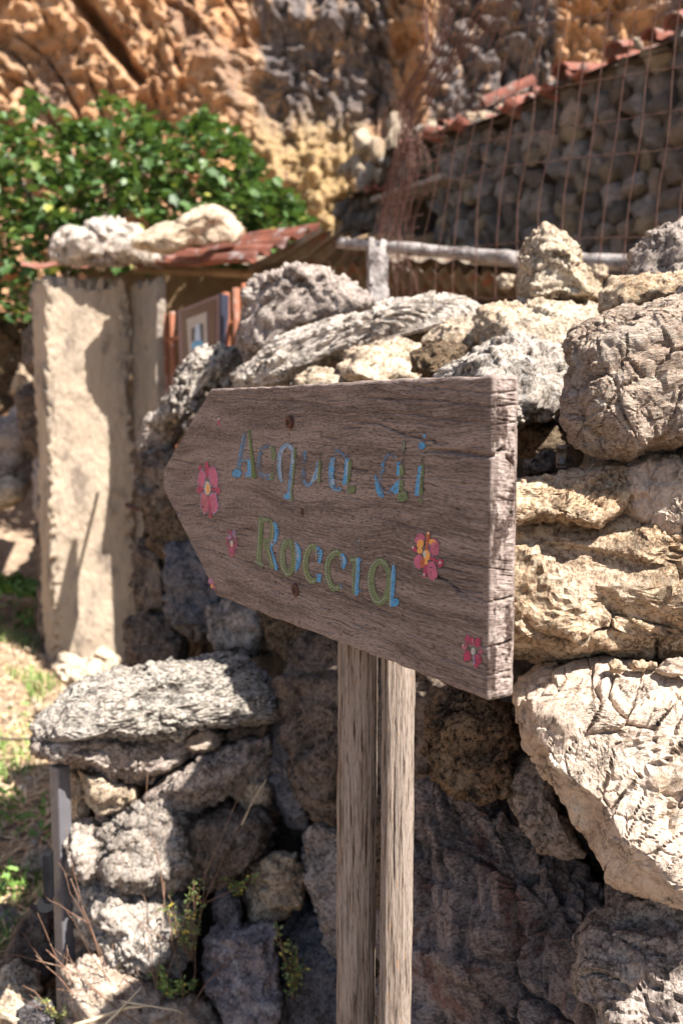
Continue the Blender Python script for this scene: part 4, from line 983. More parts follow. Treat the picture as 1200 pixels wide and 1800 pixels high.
flower('pink and orange flower near the right end', [
 ('ell', 738, 948, 8.5, 11, 'pink', 10, True), ('ell', 764, 962, 9, 15, 'pink', -8, True), ('ell', 759, 1003, 9.5, 17, 'pink', -10, True), ('ell', 736, 987, 8.5, 13, 'pink', 0, True), ('ell', 760, 953, 7, 5, 'orange', 20), ('ell', 764, 963, 7, 11, 'rose', -8),
 ('ell', 739, 956, 6, 8, 'orange', 10), ('ell', 738, 968, 5, 5, 'orange'), ('ell', 744, 990, 6, 8, 'rust', 0), ('ell', 749, 990, 3, 6, 'orange'), ('stroke', [(753, 936), (752, 950), (749, 972)], [6, 5, 3], 'rust'), ('ell', 753, 937, 2, 2.4, 'cream'),
 ('stroke', [(726, 961), (732, 970)], [7, 4], 'crim'), ('ell', 726, 962, 1.8, 2.4, 'white'), ('ell', 774, 990, 5, 8, 'crim', 10, True), ('stroke', [(756, 980), (772, 988)], 5, 'crim', False), ('ell', 773.5, 989, 1.8, 2.6, 'white'), ('stroke', [(749, 992), (746, 1014)], [4, 6], 'crim'), ('ell', 745.5, 1010, 1.5, 2.2, 'white'),
 ('ell', 750.5, 976, 6.2, 9.5, 'orange', -3, True), ('ell', 746.5, 974, 2.6, 6, 'white', -3), ('dots', [(756, 955), (754, 966), (758, 976), (767, 977)], 4.5, 3, 3, ['lav']), ('dots', [(771, 956), (773, 975)], 5, 1.4, 2, ['lblue']), ('dots', [(727, 985), (731, 1000), (738, 1001)], 5, 1.4, 2, ['lblue'])])
flower('crimson flower near the lower right corner', [
 ('ell', 824, 1125, 6.5, 9, 'crim', -20, True), ('ell', 840, 1129, 5.5, 8.5, 'crim', 15, True), ('ell', 822, 1153, 7, 10, 'crim', 10, True), ('ell', 841, 1158, 6, 9.5, 'crim', -15, True), ('ell', 845, 1143, 4, 7, 'rose', 0), ('ell', 817, 1136, 5, 5.5, 'rose', -30), ('ell', 832, 1126, 2, 7, 'rose'), ('ell', 838, 1169, 3.2, 5, 'crim'), ('ell', 834, 1160, 1.6, 9, 'lav'),
 ('ell', 832.5, 1144.5, 3.8, 6.2, 'white'), ('ell', 832.5, 1144, .9, 1.3, 'rust'), ('ell', 814.5, 1134, 1.4, 1.8, 'white'), ('dots', [(820, 1120), (826, 1119)], 3, 1.2, 2, ['lav']), ('dots', [(838, 1150), (843, 1156)], 3, 2, 2.4, ['lav'])])
flower('tiny rubbed pink dot near the upper left corner', [('ell', 386, 741, 2.6, 8, 'wcrim'), ('ell', 385.5, 736, 1.4, 2.2, 'white')])

# bolts and nail holes
M_rust, nt, b = new_mat('rusty_iron')
v = objvec(nt)
c = mixc(nt, f01(nt, noise(nt, v, 60, 6, .7), .4, .6), (.055, .022, .016), (.13, .045, .025))
c = mixc(nt, f01(nt, noise(nt, v, 300, 4), .5, .65), c, (.04, .025, .022))
nt.links.new(c, b.inputs['Base Color']); b.inputs['Roughness'].default_value = .75; b.inputs['Metallic'].default_value = .25
nt.links.new(nd(nt, 'Bump', {'Height': noise(nt, v, 400, 4), 'Strength': .6, 'Distance': .001}).outputs[0], b.inputs['Normal'])
def bolt(px, py, rr, hgt, hole):
    c_ = pix_board(px, py); a_ = np.linspace(0, 2 * np.pi, 24, endpoint=False)
    prof = [(rr * .98, .001), (rr, -hgt * .6), (rr * .88, -hgt), (rr * hole, -hgt), (rr * hole * .8, -hgt * .35), (0.00005, -hgt * .35)]
    V_ = np.array([[(c_[0] + r_ * math.cos(t), y_, c_[2] + r_ * math.sin(t)) for t in a_] for r_, y_ in prof]).reshape(-1, 3)
    me_ = mesh_np('bolt', board_world(V_) - np.array([AP[0], AP[1], 0]), grid_faces(len(prof), 24, wrap_v=True))
    return link('bolt', me_, M_rust, sign, loc=(AP[0], AP[1], 0))
bolt(511, 742, .0082, .0045, .45)['label'] = 'rusty bolt head above the upper word'
bolt(532, 900, .0042, .0012, .8)['label'] = 'small dark nail hole between the words'
bolt(520, 1037, .0086, .0022, .5)['label'] = 'rusty bolt head below the lower word'

# post of two half logs
M_post, nt, b = new_mat('weathered_post')
v = objvec(nt)
g1_ = noise(nt, nd(nt, 'Mapping', {0: v, 3: (300, 300, 13)}).outputs[0], 1.0, 6, .65, .2)
g2_ = noise(nt, nd(nt, 'Mapping', {0: v, 3: (700, 700, 60)}).outputs[0], 1.0, 4, .65)
c = mixc(nt, f01(nt, noise(nt, nd(nt, 'Mapping', {0: v, 3: (50, 50, 5)}).outputs[0], 1.0, 4), .38, .62), (.25, .195, .155), (.35, .285, .24))
c = mixc(nt, f01(nt, g1_, .52, .66), c, (.38, .31, .265))
c = mixc(nt, f01(nt, g1_, .45, .38), c, (.07, .046, .033))
c = mixc(nt, math_(nt, 'MULTIPLY', f01(nt, g2_, .48, .36), .7), c, (.13, .085, .06))
c = mixc(nt, math_(nt, 'MULTIPLY', f01(nt, noise(nt, nd(nt, 'Mapping', {0: v, 3: (160, 160, 40)}).outputs[0], 1.0, 3), .64, .70), .5), c, (.42, .22, .09))
nt.links.new(c, b.inputs['Base Color']); b.inputs['Roughness'].default_value = .85; b.inputs['Specular IOR Level'].default_value = .2
nt.links.new(nd(nt, 'Bump', {'Height': math_(nt, 'ADD', g1_, math_(nt, 'MULTIPLY', g2_, .5)), 'Strength': .9, 'Distance': .004}).outputs[0], b.inputs['Normal'])
post = thing('sign_post', 'pair of split weathered grey-brown stakes carrying the arrow sign', 'post', W(660, 1800, 1.2) * np.array([1, 1, 0]))
def stake(pxc, D_, wpx, z0, z1, lean, seed):
    p0 = W(pxc, 1500, D_); rad = wpx * D_ / F / 2
    nz, na = 520, 96
    Z, A_ = np.meshgrid(np.linspace(z0, z1, nz), np.linspace(0, 2 * np.pi, na, endpoint=False), indexing='ij')
    z_, a_ = Z.ravel(), A_.ravel()
    ca_, sa_ = np.cos(a_), np.sin(a_)
    # flattened front with rounded sides
    r_ = rad / (np.abs(ca_) ** 2.8 + np.abs(sa_) ** 2.8) ** (1 / 2.8)
    q_ = np.stack([ca_ * 2.2, sa_ * 2.2, z_ * 1.2], 1)
    r_ = r_ * (1 + .035 * perlin(q_ + seed, 101) + .03 * perlin(np.stack([ca_, sa_, z_ * 5], 1) + seed, 102))
    gq = np.stack([ca_ * 16, sa_ * 16, z_ * 7], 1) + seed
    r_ = r_ - .0009 * ridged(gq, 2, 103) - .0035 * sstep(.25, .6, perlin(np.stack([ca_ * 11, sa_ * 11, z_ * 4.5], 1) + seed, 104)) + .0006 * perlin(np.stack([ca_ * 40, sa_ * 40, z_ * 30], 1), 105)
    xx = p0[0] + lean * (z_ - p0[2]) + .0025 * perlin(np.stack([z_ * 2.5, z_ * 0, z_ * 0 + seed], 1), 106) + r_ * ca_
    yy = p0[1] + r_ * sa_ * .92
    V_ = np.vstack([np.stack([xx, yy, z_], 1), [p0[0], p0[1], z1 - .004]])
    n0 = (nz - 1) * na
    T_ = [(n0 + k, n0 + (k + 1) % na, nz * na) for k in range(na)]
    c0 = np.array([p0[0], p0[1], 0])
    return link('stake', mesh_np('stake', V_ - c0, grid_faces(nz, na, wrap_v=True)[:, ::-1], T_), M_post, post, loc=c0)
stake(626, 1.235, 69, -.05, 1.36, 0.004, 3.0)
stake(697, 1.185, 58, -.05, 1.33, 0.003, 8.0)
#BODY2-BEGIN
# ================================================================== SHED WITH CONCRETE GATE PILLAR
def simple_mat(name, c1, c2, sc, c3=None, rough=.85, bump=.01, sc3=3.0, metal=0.0, strat=(1, 1, 1), rand=True):
    m, nt, b = new_mat(name)
    v = objvec(nt, scale=strat, rand=rand)
    n1 = noise(nt, v, sc, 6, .65); n2 = noise(nt, v, sc * 4, 6, .7)
    c = mixc(nt, f01(nt, n1, .4, .6), c1, c2)
    if c3 is not None: c = mixc(nt, f01(nt, noise(nt, v, sc * sc3 / 3, 6, .72), .54, .64), c, c3)
    nt.links.new(c, b.inputs['Base Color']); b.inputs['Roughness'].default_value = rough; b.inputs['Metallic'].default_value = metal
    nt.links.new(nd(nt, 'Bump', {'Height': math_(nt, 'ADD', n1, math_(nt, 'MULTIPLY', n2, .5)), 'Strength': .9, 'Distance': bump}).outputs[0], b.inputs['Normal'])
    return m
M_conc = simple_mat('old_concrete', (.41, .325, .24), (.34, .27, .205), 9, (.20, .155, .12), bump=.03, strat=(1, 1, .45))
M_conc2 = simple_mat('grey_render', (.20, .17, .14), (.27, .22, .175), 6, (.13, .11, .10), bump=.02)
M_mudw = simple_mat('brown_mud_wall', (.17, .105, .055), (.24, .16, .085), 6, (.08, .05, .03), bump=.02)
M_tin = simple_mat('rusty_tin', (.26, .085, .05), (.16, .06, .04), 9, (.36, .30, .28), rough=.7, bump=.004, metal=.1, sc3=3.5)
M_tin2 = simple_mat('galvanised_tin', (.22, .19, .15), (.15, .115, .085), 6, (.27, .09, .05), rough=.6, bump=.003, metal=.2)
M_silver = simple_mat('silvered_timber', (.36, .32, .30), (.20, .17, .16), 18, (.07, .055, .05), bump=.014, strat=(1, 1, 1))
M_timb = simple_mat('tan_timber', (.36, .25, .14), (.26, .17, .10), 10, (.16, .10, .06), bump=.004)
M_bar = simple_mat('rusty_bar', (.26, .085, .035), (.15, .045, .02), 9, (.42, .33, .28), rough=.75, bump=.003, strat=(1, 1, .5))
M_terra = simple_mat('terracotta', (.22, .065, .04), (.13, .05, .035), 14, (.24, .18, .15), bump=.01)
M_wire = simple_mat('rusty_wire', (.13, .055, .038), (.075, .035, .027), 30, (.18, .09, .065), rough=.8, bump=.001)
M_dark = simple_mat('dark_plastic', (.008, .008, .010), (.013, .013, .015), 20, rough=.95, bump=.001)
M_dark.node_tree.nodes['Principled BSDF'].inputs['Specular IOR Level'].default_value = .08
M_gpost = simple_mat('grey_painted_steel', (.135, .13, .145), (.17, .165, .18), 12, (.10, .095, .10), rough=.5, bump=.0006, metal=.2)

def rough_block(p0, ax, ay, az, size, res, amp, freq, edge_amp=.0, seed=1, efreq=18):
    """a block with crumbled edges; p0 is the lower corner"""
    mb = MB(); w, d, h = size; nx, ny, nz_ = [max(2, int(round(v_ / res)) + 1) for v_ in size]
    def face(u, v_, fixed, val, order):
        U, Vv = np.meshgrid(np.linspace(0, size[u], (nx, ny, nz_)[u]), np.linspace(0, size[v_], (nx, ny, nz_)[v_]), indexing='ij')
        L = np.zeros((U.size, 3)); L[:, u] = U.ravel(); L[:, v_] = Vv.ravel(); L[:, fixed] = val
        q = L + seed * 3.3
        dv = np.stack([fbm(q * freq, 4, seed), fbm(q * freq + 5, 4, seed + 1), fbm(q * freq + 9, 4, seed + 2)], 1) * amp
        c_ = np.array(size) / 2
        dist = [np.minimum(L[:, k], size[k] - L[:, k]) for k in range(3)]
        ds = np.sort(np.stack(dist, 1), axis=1)[:, 1]        # distance to the nearest edge
        er = np.exp(-ds / .03)
        chips = edge_amp * er * (.45 + np.clip(fbm(q * efreq, 3, seed + 4), -.4, 1.4))
        L2 = L + dv + (c_ - L) / (np.linalg.norm((c_ - L) * np.array([1, 1, .0]), axis=1)[:, None] + .05) * chips[:, None]
        Pw = np.asarray(p0) + L2[:, :1] * ax + L2[:, 1:2] * ay + L2[:, 2:] * az
        Fq = grid_faces(U.shape[0], U.shape[1])
        mb.add(Pw, Fq if order else Fq[:, ::-1])
    face(0, 1, 2, 0, False); face(0, 1, 2, h, True)
    face(0, 2, 1, 0, True); face(0, 2, 1, d, False)
    face(1, 2, 0, 0, False); face(1, 2, 0, w, True)
    return mb
Z3 = np.array([0, 0, 1.0]); BK = -WN
def flat(p, z=0.0): return np.array([p[0], p[1], z])
shed = thing('stone_shed', 'low shed with a crumbling concrete corner pillar and rusty corrugated tin roof', 'shed', flat(W(240, 1000, 5.4)))
pl0 = flat(W(88, 900, 5.22))
link('concrete_pillar', rough_block(pl0 + Z3 * -.05, BK, WD, Z3, (.47, .27, 2.16), .011, .014, 3.0, .055, 5).mesh('concrete_pillar'), M_conc, shed)['label'] = 'sunlit buff concrete corner pillar with crumbled edges'
rock([(148, 462), (160, 450), (185, 444), (205, 450), (206, 464), (170, 470)], 5.15, M_grey, shed, 'stone', M=36, T=.06)
p1 = pl0 + BK * .47 + WD * .03
link('side_wall', rough_block(p1 - Z3 * .03, -WD, BK, Z3, (.40, .05, 2.13), .02, .015, 3.5, .01, 9).mesh('side_wall'), M_conc2, shed)
p2 = flat(W(236, 900, 7.3)) - np.array([.3, 0, 0])
link('back_wall', rough_block(p2, np.array([1, -.12, 0]), np.array([.12, 1, 0]), Z3, (3.6, .15, 2.62), .05, .03, 3, .02, 13).mesh('back_wall'), M_mudw, shed)
p3 = flat(W(985, 900, 4.35))
link('sun_block_wall', rough_block(p3, np.array([.1, 1, 0]), np.array([1, -.1, 0]), Z3, (2.6, .15, 2.0), .05, .03, 3, .02, 17).mesh('sun_block_wall'), M_mudw, shed)  # added wall, blocks the sun coming in under the roof from the right
def corrugated(a, b_, c_, d_, n, amp, mat, parent, name='roof_sheet', seed=1):
    """waves run along a->b (and d->c)"""
    a, b_, c_, d_ = [np.asarray(v_, float) for v_ in (a, b_, c_, d_)]
    nu, nv = n * 10 + 1, 26
    U, V_ = np.meshgrid(np.linspace(0, 1, nu), np.linspace(0, 1, nv), indexing='ij'); u = U.ravel()[:, None]; v_ = V_.ravel()[:, None]
    P_ = (a * (1 - u) + b_ * u) * (1 - v_) + (d_ * (1 - u) + c_ * u) * v_
    nn = np.cross(b_ - a, d_ - a); nn /= np.linalg.norm(nn)
    if nn[2] < 0: nn = -nn
    P_ = P_ + nn * (amp * np.cos(u * 2 * np.pi * n)) + nn * (.02 * perlin(P_ * 2.5 + seed, 120))[:, None] + (d_ - a) * (.012 * perlin(P_ * 9 + seed, 121)[:, None]) * (1 - v_)
    mb = MB(); fq = grid_faces(nu, nv); mb.add(P_ + nn * .001, fq); mb.add(P_ - nn * .001, fq[:, ::-1])
    return link(name, mb.mesh(name), mat, parent)
corrugated(W(566, 402, 4.95), W(428, 463, 4.6), W(232, 468, 5.35), W(300, 424, 6.3), 5, .018, M_tin, shed, seed=1)['label'] = 'rust red corrugated sheet with its wavy edge to the right'
corrugated(W(38, 470, 5.22), W(240, 464, 5.42), W(240, 457, 6.3), W(38, 462, 6.3), 3, .008, M_tin, shed, seed=2)
corrugated(W(560, 402, 4.55), W(668, 428, 4.25), W(655, 500, 5.5), W(428, 474, 5.5), 5, .018, M_tin2, shed, seed=3)['label'] = 'grey-brown corrugated sheet seen from below'
corrugated(W(575, 462, 4.3), W(910, 484, 3.75), W(950, 530, 4.9), W(590, 520, 5.2), 14, .014, M_tin2, shed, seed=4)
corrugated(W(380, 460, 5.7), W(930, 455, 5.0), W(950, 440, 7.0), W(380, 440, 7.0), 14, .012, M_tin2, shed, seed=5)
mbt = MB(); V_, Q_, T_ = tube_np([W(236, 473, 5.55), W(400, 480, 5.35), W(560, 490, 5.15)], .025, 6); mbt.add(V_, Q_, T_)
link('beam', mbt.mesh('beam', False), M_timb, shed)
def lumpy_pole(pts, r0, seed, n=14, m=60):
    c_ = smooth_poly3(pts, m); q = c_ * 6 + seed
    rad = r0 * (1 + .22 * perlin(q, seed) + .1 * perlin(q * 3, seed + 1))
    V_, Q_, T_ = tube_np(c_, rad, n)
    V_ = V_ + .0035 * np.stack([perlin(V_ * 25, seed), perlin(V_ * 25 + 3, seed), perlin(V_ * 25 + 6, seed)], 1)
    return mesh_np('roof_pole', V_, Q_, T_)
def smooth_poly3(pts, m):
    pts = np.asarray(pts, float); d = np.r_[0, np.cumsum(np.linalg.norm(np.diff(pts, axis=0), axis=1))]
    t = np.linspace(0, d[-1], m)
    out = np.stack([np.interp(t, d, pts[:, k]) for k in range(3)], 1)
    k = np.ones(5) / 5
    for a_ in range(3): out[2:-2, a_] = np.convolve(out[:, a_], k, 'same')[2:-2]
    return out
link('roof_pole', lumpy_pole([W(596, 427, 4.1), W(700, 436, 3.95), W(850, 449, 3.8), W(905, 456, 3.7)], .025, 3), M_silver, shed)
link('roof_pole', lumpy_pole([W(830, 452, 3.85), W(960, 458, 3.7), W(1130, 462, 3.45)], .030, 8), M_silver, shed)
for o_, D_, mt_ in (([(1035, 480), (1045, 465), (1060, 466), (1066, 485), (1050, 500)], 3.2, M_pale), ([(868, 492), (880, 482), (900, 486), (902, 505), (885, 508)], 3.6, M_pale), ([(905, 470), (925, 455), (950, 470), (940, 500), (912, 500)], 3.3, M_shade)):
    rock(o_, D_, mt_, shed, M=34)
# rubble side of the shed behind the pillar
for o_, D_, mt_ in (([(52, 520), (62, 498), (85, 500), (92, 540), (80, 580), (60, 570)], 5.6, M_grey), ([(40, 590), (60, 570), (90, 580), (92, 650), (70, 680), (48, 650)], 5.6, M_shade), ([(30, 690), (60, 670), (92, 690), (95, 790), (70, 810), (40, 780)], 5.6, M_shade),
                    ([(60, 800), (100, 800), (112, 900), (90, 940), (62, 900)], 5.6, M_grey), ([(62, 920), (105, 920), (115, 1010), (95, 1050), (70, 1010)], 5.6, M_shade), ([(72, 1030), (110, 1030), (122, 1130), (100, 1190), (76, 1150)], 5.6, M_shade)):
    rock(o_, D_, mt_, shed, M=50, T=.12)
# rocks weighing the roof down
rock([(86, 440), (90, 420), (115, 404), (150, 402), (165, 388), (200, 390), (240, 396), (268, 408), (300, 440), (285, 470), (240, 462), (150, 462), (110, 470), (90, 462)], 5.2, M_white, None, 'roof_rock', M=110, T=.16, amp=1.0, label='lumpy whitish rock on the left end of the tin roof above the pillar', cat='rock')
rock([(235, 430), (265, 405), (310, 392), (345, 372), (370, 362), (400, 372), (425, 400), (418, 420), (380, 425), (340, 430), (300, 445), (270, 442)], 5.0, M_pale, None, 'roof_rock', M=100, T=.15, amp=.9, label='long pale peaked rock on the tin roof, right of the lumpy whitish one', cat='rock')
# left of the pillar, beyond it
rock([(-40, 760), (0, 735), (35, 705), (70, 700), (85, 740), (80, 800), (40, 870), (-30, 880)], 6.3, M_grey, None, 'loose_stone', M=70, T=.25, label='grey boulder left of the pillar foot, under the bush', cat='rock')
rock([(-80, 640), (-10, 560), (50, 570), (75, 640), (60, 720), (-20, 740), (-80, 720)], 7.2, M_brown, None, 'loose_stone', M=70, T=.3, label='dark brown rock added to fill the shaded gap under the green bush', cat='rock')  # dark rock added to stand in for the shaded gap below the bush
rock([(20, 690), (38, 640), (60, 645), (62, 690), (45, 705)], 6.8, M_ochre, None, 'loose_stone', M=40, T=.15, label='small sunlit orange rock left of the concrete pillar', cat='rock')
rock([(-30, 900), (-20, 850), (20, 838), (50, 850), (40, 880), (0, 900)], 6.0, M_pale, None, 'loose_stone', M=40, T=.15, label='pale stone at the left edge above the green weeds', cat='rock')

# gate of rusty bars and the framed picture hanging on it
gp0 = on_plane(385, 600, p1 + WN * .05, WN)
def gpt(px, py, off=0.0): return on_plane(px, py, gp0 + BK * off, WN)
gate = thing('bar_gate', 'gate of upright rusty iron bars in the shed doorway', 'gate', flat(gpt(340, 600)))
for x_, y_, rr2 in ((279, 553, .022), (291, 550, .013), (303, 548, .015), (397, 514, .017), (415, 506, .016), (430, 498, .014), (444, 494, .014)):
    top = gpt(x_, y_, .10 if x_ < 310 else .03); V_, Q_, T_ = tube_np([top + Z3 * .0, top * [1, 1, 0] + Z3 * 1.5, flat(top, .9 if x_ < 310 else 1.3)], rr2, 8)
    link('bar', mesh_np('bar', V_, Q_, T_), M_bar, gate)
for ya, yb in ((598, 556),):
    V_, Q_, T_ = tube_np([gpt(296, ya, .045), gpt(455, yb, .045)], .011, 8); link('rail', mesh_np('rail', V_, Q_, T_), M_bar, gate)
pic = thing('framed_picture', 'tilted framed picture of a waterfall hanging on the rusty gate bars', 'picture', gpt(348, 660))
def flat_mat(name, c, rough=.6):
    m, nt, b = new_mat(name); v = objvec(nt, rand=False)
    nt.links.new(mixc(nt, f01(nt, noise(nt, v, 40, 4), .35, .65), tuple(x_ * .88 for x_ in c), tuple(min(1, x_ * 1.1) for x_ in c)), b.inputs['Base Color']); b.inputs['Roughness'].default_value = rough
    return m
def panel(quad, off, thick, mat, name, parent=None):
    f_ = [gpt(x_, y_, off) for x_, y_ in quad]; bk = [p + BK * thick for p in f_]
    V_ = np.array(f_ + bk); n = len(quad)
    fc = [list(range(n))[::-1], list(range(n, 2 * n))] + [[i, (i + 1) % n, (i + 1) % n + n, i + n] for i in range(n)]
    me_ = bpy.data.meshes.new(name); me_.from_pydata([tuple(p) for p in V_], [], fc)
    return link(name, me_, mat, parent or pic)
panel([(385, 516), (389, 518), (389, 668), (385, 670)], .0, .035, flat_mat('navy_edge', (.012, .014, .035)), 'frame_edge')
panel([(312, 546), (385, 517), (385, 668), (318, 690)], .0, .03, flat_mat('frame_mauve', (.19, .115, .115)), 'frame')
panel([(318, 549), (379, 525), (379, 660), (323, 680)], -.003, .003, flat_mat('picture_board', (.06, .026, .022), .4), 'backing_board')
mt_p = panel([(328, 561), (363, 548), (365, 636), (333, 640)], -.006, .003, flat_mat('picture_mat', (.36, .32, .29)), 'picture_mat')
panel([(336, 578), (357, 568), (357, 598), (336, 600)], -.008, .001, flat_mat('print_dark', (.07, .075, .07)), 'print', mt_p)
panel([(344, 572), (350, 569), (353, 600), (342, 601)], -.010, .001, flat_mat('print_water', (.38, .46, .60)), 'print', mt_p)
panel([(337, 604), (344, 599), (352, 598), (357, 602), (357, 612), (337, 614)], -.010, .001, flat_mat('print_pool', (.10, .34, .58)), 'print', mt_p)
panel([(337, 615), (357, 613), (358, 628), (337, 630)], -.010, .001, flat_mat('print_spray', (.45, .48, .54)), 'print', mt_p)
# iron hook out of the wall
V_, Q_, T_ = tube_np(smooth_poly3([W(221, 886, 2.9), W(228, 891, 2.9), W(245, 895, 2.9), W(265, 896, 2.88), W(282, 886, 2.85), W(300, 880, 2.8)], 24), .0075, 8)
tag(link('iron_hook', mesh_np('iron_hook', V_, Q_, T_), M_wire), 'rusty iron hook sticking out of the wall in front of the concrete pillar', 'hook')

# ================================================================== FENCE POST AND WIRE MESH
fpost = thing('fence_post', 'short weathered silver-grey timber post standing behind the wall top', 'post', flat(W(667, 900, 3.0)))
mb = rough_block(flat(W(650, 560, 3.0), .0), np.array([.97, .22, 0]), np.array([-.22, .97, 0]), Z3, (.060, .055, 1.925), .008, .007, 6.0, .012, 21, 30)
link('timber', mb.mesh('timber'), M_silver, fpost)
fp0 = W(665, 500, 4.15)
def fpt(px, py, off=0.0): return on_plane(px, py, fp0 + BK * off, WN)
mesh_f = thing('wire_mesh', 'tall sagging screen of rusty wire mesh bunched up beside the timber post', 'wire fence', flat(fpt(690, 520)))
def wire(pts, name, off=0.0, rad=.0026):
    rad = rad * .64
    P_ = np.array([fpt(x_, y_, off) for x_, y_ in smooth_poly(pts, 7)])
    V_, Q_, T_ = tube_np(P_, rad, 5); link(name, mesh_np(name, V_, Q_, T_), M_wire, mesh_f)
wr = random.Random(3)
for xb, xm, xt in ((735, 772, 880), (765, 800, 888), (797, 820, 900), (834, 852, 918), (870, 888, 940), (907, 925, 962), (947, 962, 1000), (985, 1000, 1042), (1012, 1035, 1072), (1050, 1078, 1122), (1092, 1118, 1158), (1150, 1168, 1195), (1190, 1205, 1222), (1230, 1240, 1262)):
    j = lambda: wr.uniform(-3, 3)
    wire([(xb, 560), (xb + j(), 470), (xm + j() - 12, 350), (xm + j() + 6, 240), ((xm + xt) / 2 + j(), 120), (xt, 0), (xt + 25, -90)], 'upright_wire', rad=.0027)
for yl, ym, yr, yo in ((500, 520, 505, 500), (455, 430, 415, 400), (400, 372, 345, 325), (345, 300, 262, 238), (300, 245, 195, 165), (252, 180, 120, 95), (190, 118, 62, 45), (130, 60, 5, -20), (70, 8, -45, -60)):
    x0_ = 668 + (500 - yl) * .22
    if yl in (400, 190): continue
    wire([(x0_, yl), (x0_ + 60, (yl * 2 + ym) / 3 + wr.uniform(-5, 5)), (850, ym + wr.uniform(-5, 5)), (1000, (ym + yr) / 2 + wr.uniform(-5, 5)), (1180, yr), (1290, yo)], 'cross_wire', rad=.0019)
for k in range(44):
    xb = wr.uniform(645, 735); sh = wr.uniform(-14, 14); xt = wr.uniform(740, 905); xm_ = 690 + (xb - 690) * .6 + sh
    wire([(xb, wr.uniform(430, 540)), (xm_, 400), (xm_ + 25 + wr.uniform(-8, 8), 290), (720 + (xt - 800) * .3 + wr.uniform(-10, 10), 190), ((xt + 745) / 2, 90), (xt, 0), (xt + 50, -90)], 'upright_wire', off=wr.uniform(-.1, .08), rad=wr.uniform(.002, .003))
for k in range(14):
    y_ = 120 + k * 24 + wr.uniform(-8, 8); xc = 795 - (y_ - 60) * .30
    wire([(xc - 35, y_ + wr.uniform(-4, 22)), (xc, y_ + wr.uniform(-6, 6)), (xc + 45, y_ - wr.uniform(0, 20))], 'cross_wire', off=wr.uniform(-.08, .05), rad=.0022)

# ================================================================== STONE HOUSE
hp0 = flat(W(1200, 400, 5.0))
def hpt(px, py, off=0.0): return on_plane(px, py, hp0 + WN * off, WN)
house = thing('stone_house', 'shaded rubble stone house with broken terracotta roof edge behind the wire mesh', 'house', flat(hpt(900, 500)))
def hs(p): return (p - hp0) @ WD
EAVE = [(600, 340), (690, 326), (691, 262), (760, 240), (830, 220), (900, 196), (1000, 146), (1100, 104), (1200, 70), (1400, -8)]
eave = np.array([[hs(hpt(*p)), hpt(*p)[2]] for p in EAVE])
o_ = np.argsort(eave[:, 0]); es, ez = eave[o_, 0], eave[o_, 1]
sL, sR = hs(hpt(612, 400)), hs(hpt(1420, 400))
dL, dR = hs(hpt(704, 400)), hs(hpt(768, 400))          # door opening
def hw(s, z, out=0.0): return hp0 + WD * s + Z3 * z + WN * out
S, Tt = np.meshgrid(np.linspace(sR, sL, 150), np.linspace(0, 1, 90), indexing='ij'); s_ = S.ravel(); t_ = Tt.ravel()
zt_ = np.interp(s_, es, ez)
P_ = hp0 + WD * s_[:, None] + Z3 * (zt_ * t_)[:, None]
hh, _ = facets(P_ * 8, 131); dr = ((s_ > dR) & (s_ < dL) & (t_ * zt_ < hpt(735, 318)[2]))
P_ += WN * (.03 * hh - .045 - .35 * dr)[:, None]
mb = MB(); mb.add(P_, grid_faces(150, 90))
b0 = P_ + BK * .5; mb.add(b0, grid_faces(150, 90)[:, ::-1])
link('wall', mb.mesh('wall'), simple_mat('earth_mortar', (.12, .085, .06), (.07, .05, .038), 10, (.03, .022, .018), bump=.03), house)
HM = [M_hs1, M_hs2, M_hs1, M_hs2, M_hs3, M_hs2]
hr = np.random.default_rng(9); cnt = 0; z_ = 1.95; rown = 0
while z_ < 3.55 and cnt < 296:
    rh = hr.uniform(.085, .125); s0 = sR + .02 + hr.uniform(0, .1)
    while s0 < sL:
        w_ = hr.uniform(.085, .21); zt1 = float(np.interp(s0 + w_ / 2, es, ez))
        px_ = s0 + w_ / 2
        if z_ + rh * .5 < zt1 - .04 and not (dR - .03 < px_ < dL + .03 and z_ < hpt(735, 322)[2]) and hpt(900, 462)[2] * .9 < z_ + .4 and cnt < 296:
            put_stone(TINY[hr.integers(0, 10)], HM[hr.integers(0, 6)], hw(s0 + w_ / 2, z_ + rh / 2 + hr.uniform(-.03, .03), -.01 + hr.uniform(-.015, .015)), (w_ * hr.uniform(.8, 1.1), .16, rh * hr.uniform(.85, 1.5)), (hr.uniform(-1.2, 1.2), hr.uniform(-1.1, 1.1), math.atan2(WD[1], WD[0]) + hr.uniform(-.4, .4)), house); cnt += 1
        s0 += w_
    z_ += rh; rown += 1
print('house stones', cnt)
V_, Q_ = box_np((0, 0, 0), (1, 1, 1))
def hbox(px0, py0, px1, py1, out0, out1, mat, name):
    a = hpt(px0, py0); c_ = hpt(px1, py1); s0, s1, z0, z1 = hs(a), hs(c_), c_[2], a[2]
    Vb = np.array([hw(s0 + (s1 - s0) * q[0], z0 + (z1 - z0) * q[2], out0 + (out1 - out0) * q[1]) for q in V_])
    return link(name, mesh_np(name, Vb, Q_, None, False), mat, house)
hbox(738, 352, 766, 470, -.28, -.24, flat_mat('door_grey_blue', (.12, .13, .155)), 'doorway_panel')
hbox(704, 330, 742, 470, -.28, -.25, flat_mat('doorway_shade', (.03, .026, .03)), 'doorway_panel')  # near-black panel painted as the shade of the open doorway
a_, c_ = hpt(684, 300, .12), hpt(812, 318, .12)
link('lintel_slab', rough_block(hw(hs(hpt(812, 316)), hpt(812, 318)[2], .16), WD, BK, Z3, (hs(hpt(684, 300)) - hs(hpt(812, 316)), .35, .035), .02, .008, 6, .012, 31).mesh('lintel_slab'), M_grey, house)
